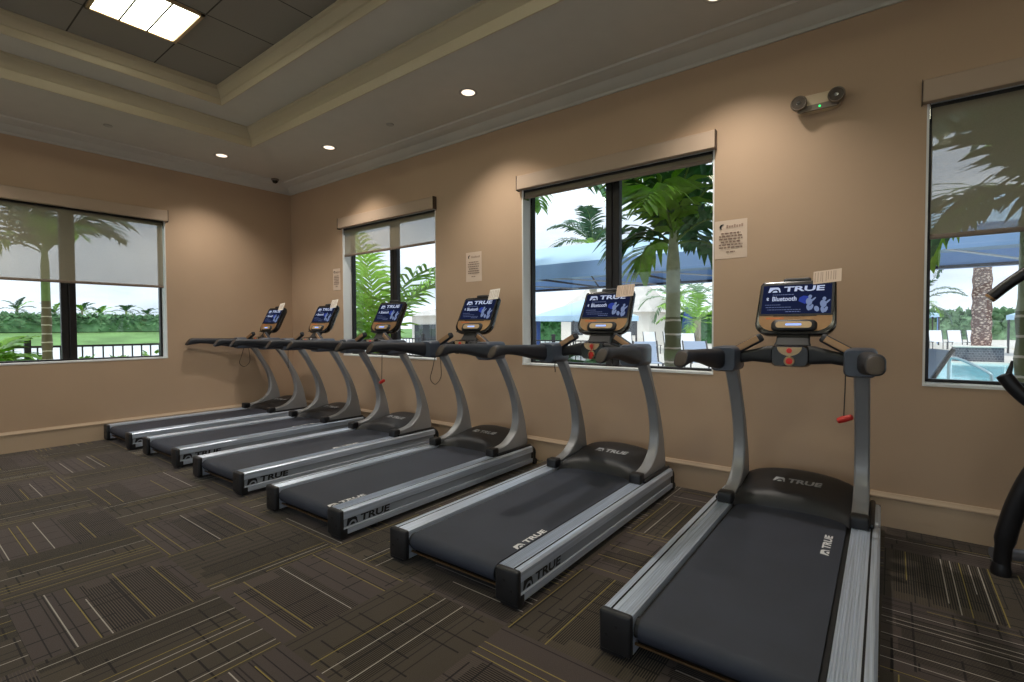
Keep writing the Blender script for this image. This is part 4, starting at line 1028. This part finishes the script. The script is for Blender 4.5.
def house(label, loc, w, d, h, hr, rz=0):
    e = thing('house', label, 'building', loc, rz, 'white buildings'); MB().box((-w/2, -d/2, -.1), (w/2, d/2, h)).build('wall', M['stucco'], e, 0)
    b = MB(); q = .4; b.loft([[(-w/2-q, -d/2-q, h), (w/2+q, -d/2-q, h), (w/2+q, d/2+q, h), (-w/2-q, d/2+q, h)], [(-w/4, 0, h+hr), (w/4, 0, h+hr), (w/4, .05, h+hr), (-w/4, .05, h+hr)]]); b.build('roof', M['roofw'], e, 0)
    for x in (-w*.3, 0, w*.3): MB().box((x-.5, -d/2-.03, h*.3), (x+.5, -d/2+.02, h*.8)).build('window', M['darkwin'], e, 0)
    return e
house('white house with pale hipped roof across the deck, in the wide window', (-9.5, 31, 0), 7, 5, 2.3, 2.6)
house('low white building seen low in the corner window', (-7.1, 11.5, 0), 3.4, 3, 1.75, .45)

def lounger(label, loc, rz, m, back=.95, group='white sling loungers'):
    e = thing('sling_chair', label, 'lounge chair', loc, rz, group)
    b = MB(); b.loft([[(x, y, z) for y, z in ((-.9, .36), (0, .34), (.02, .355), (-.9, .375))] for x in (-.28, .28)]); b.build('seat', m, e, 0)
    b = MB(); b.loft([[(x, y, z) for y, z in ((0, .34), (.35, back), (.335, back+.01), (-.015, .36))] for x in (-.28, .28)]); b.build('backrest', m, e, 0)
    for s in (-1, 1):
        b = MB(); b.tube([(s*.31, -.95, .36), (s*.31, 0, .345), (s*.31, .36, back+.02)], .022, 8); b.build('side_frame', M['chairf'], e, 60)
        for y in (-.8, .0): MB().tube([(s*.31, y, -.05), (s*.31, y, .35)], .02, 8).build('leg', M['chairf'], e, 60)
    return e
lp = lounger('grey framed sling chair just outside the pool window', (7.22, 3.6, 0), -1.15, M['slingb'], .98)
spots = [((2.0, 8.6, 0), .5, 'slingb', .86, 'dark framed sling chair just left of the near ringed trunk', 1),
    ((3.0, 9.6, 0), .5, 'slingb', .86, 'dark framed sling chair just right of the near ringed trunk', 1),
    ((-2.6, 20.3, 0), .6, 'sling', 1.0, 'white lounger seen just left of the near trunk', 1), ((-1.7, 20.7, 0), .6, 'sling', 1.0, 'white lounger second left of the near trunk', 1), ((-3.9, 20.3, 0), .6, 'sling', 1.0, 'white lounger farthest left on the deck', 1),
    ((.2, 16.2, 0), .55, 'sling', 1.0, 'white lounger right of the near trunk, on the deck', 1), ((.9, 15.4, 0), .55, 'sling', 1.0, 'white lounger by the right jamb of the wide window', 1)]
for k, (l, rz, m, bk, lab, _) in enumerate(spots): lounger(lab, l, rz, M[m], bk)
for k in range(5): lounger(['far white lounger nearest the window jamb across the pool', 'second far white lounger across the pool', 'third far white lounger across the pool', 'fourth far white lounger, beside the planter palm', 'far white lounger right of the planter palm'][k], (8.3+k*.82+(2.6 if k == 4 else 0), 33.5, 0), .15, M['sling'], 1.0)
e = thing('pool_handrail', 'curved steel handrail at the near edge of the pool', 'handrail', (8.4, 10.3, 0))
b = MB(); b.tube(cr_spline([(.35, -.25, -.05), (.35, -.24, .20), (.30, -.2, .30), (-.02, .1, .50), (-.22, .28, .56), (-.27, .33, .42), (-.27, .33, -.05)], 5), .03, 10); b.build('rail', M['steel'], e, 60)
e = thing('planter_screen', 'dark panel screen low at the left of the wide window', 'screen', (2.0, 6.2, 0))
MB().box((-.32, -.03, .1), (.32, .03, 1.2), 0, .01, 1).build('panel', M['chairf'], e, 30)
for x in (-.3, .3): MB().tube([(x, 0, -.05), (x, 0, 1.2)], .025, 8).build('post', M['chairf'], e, 60)
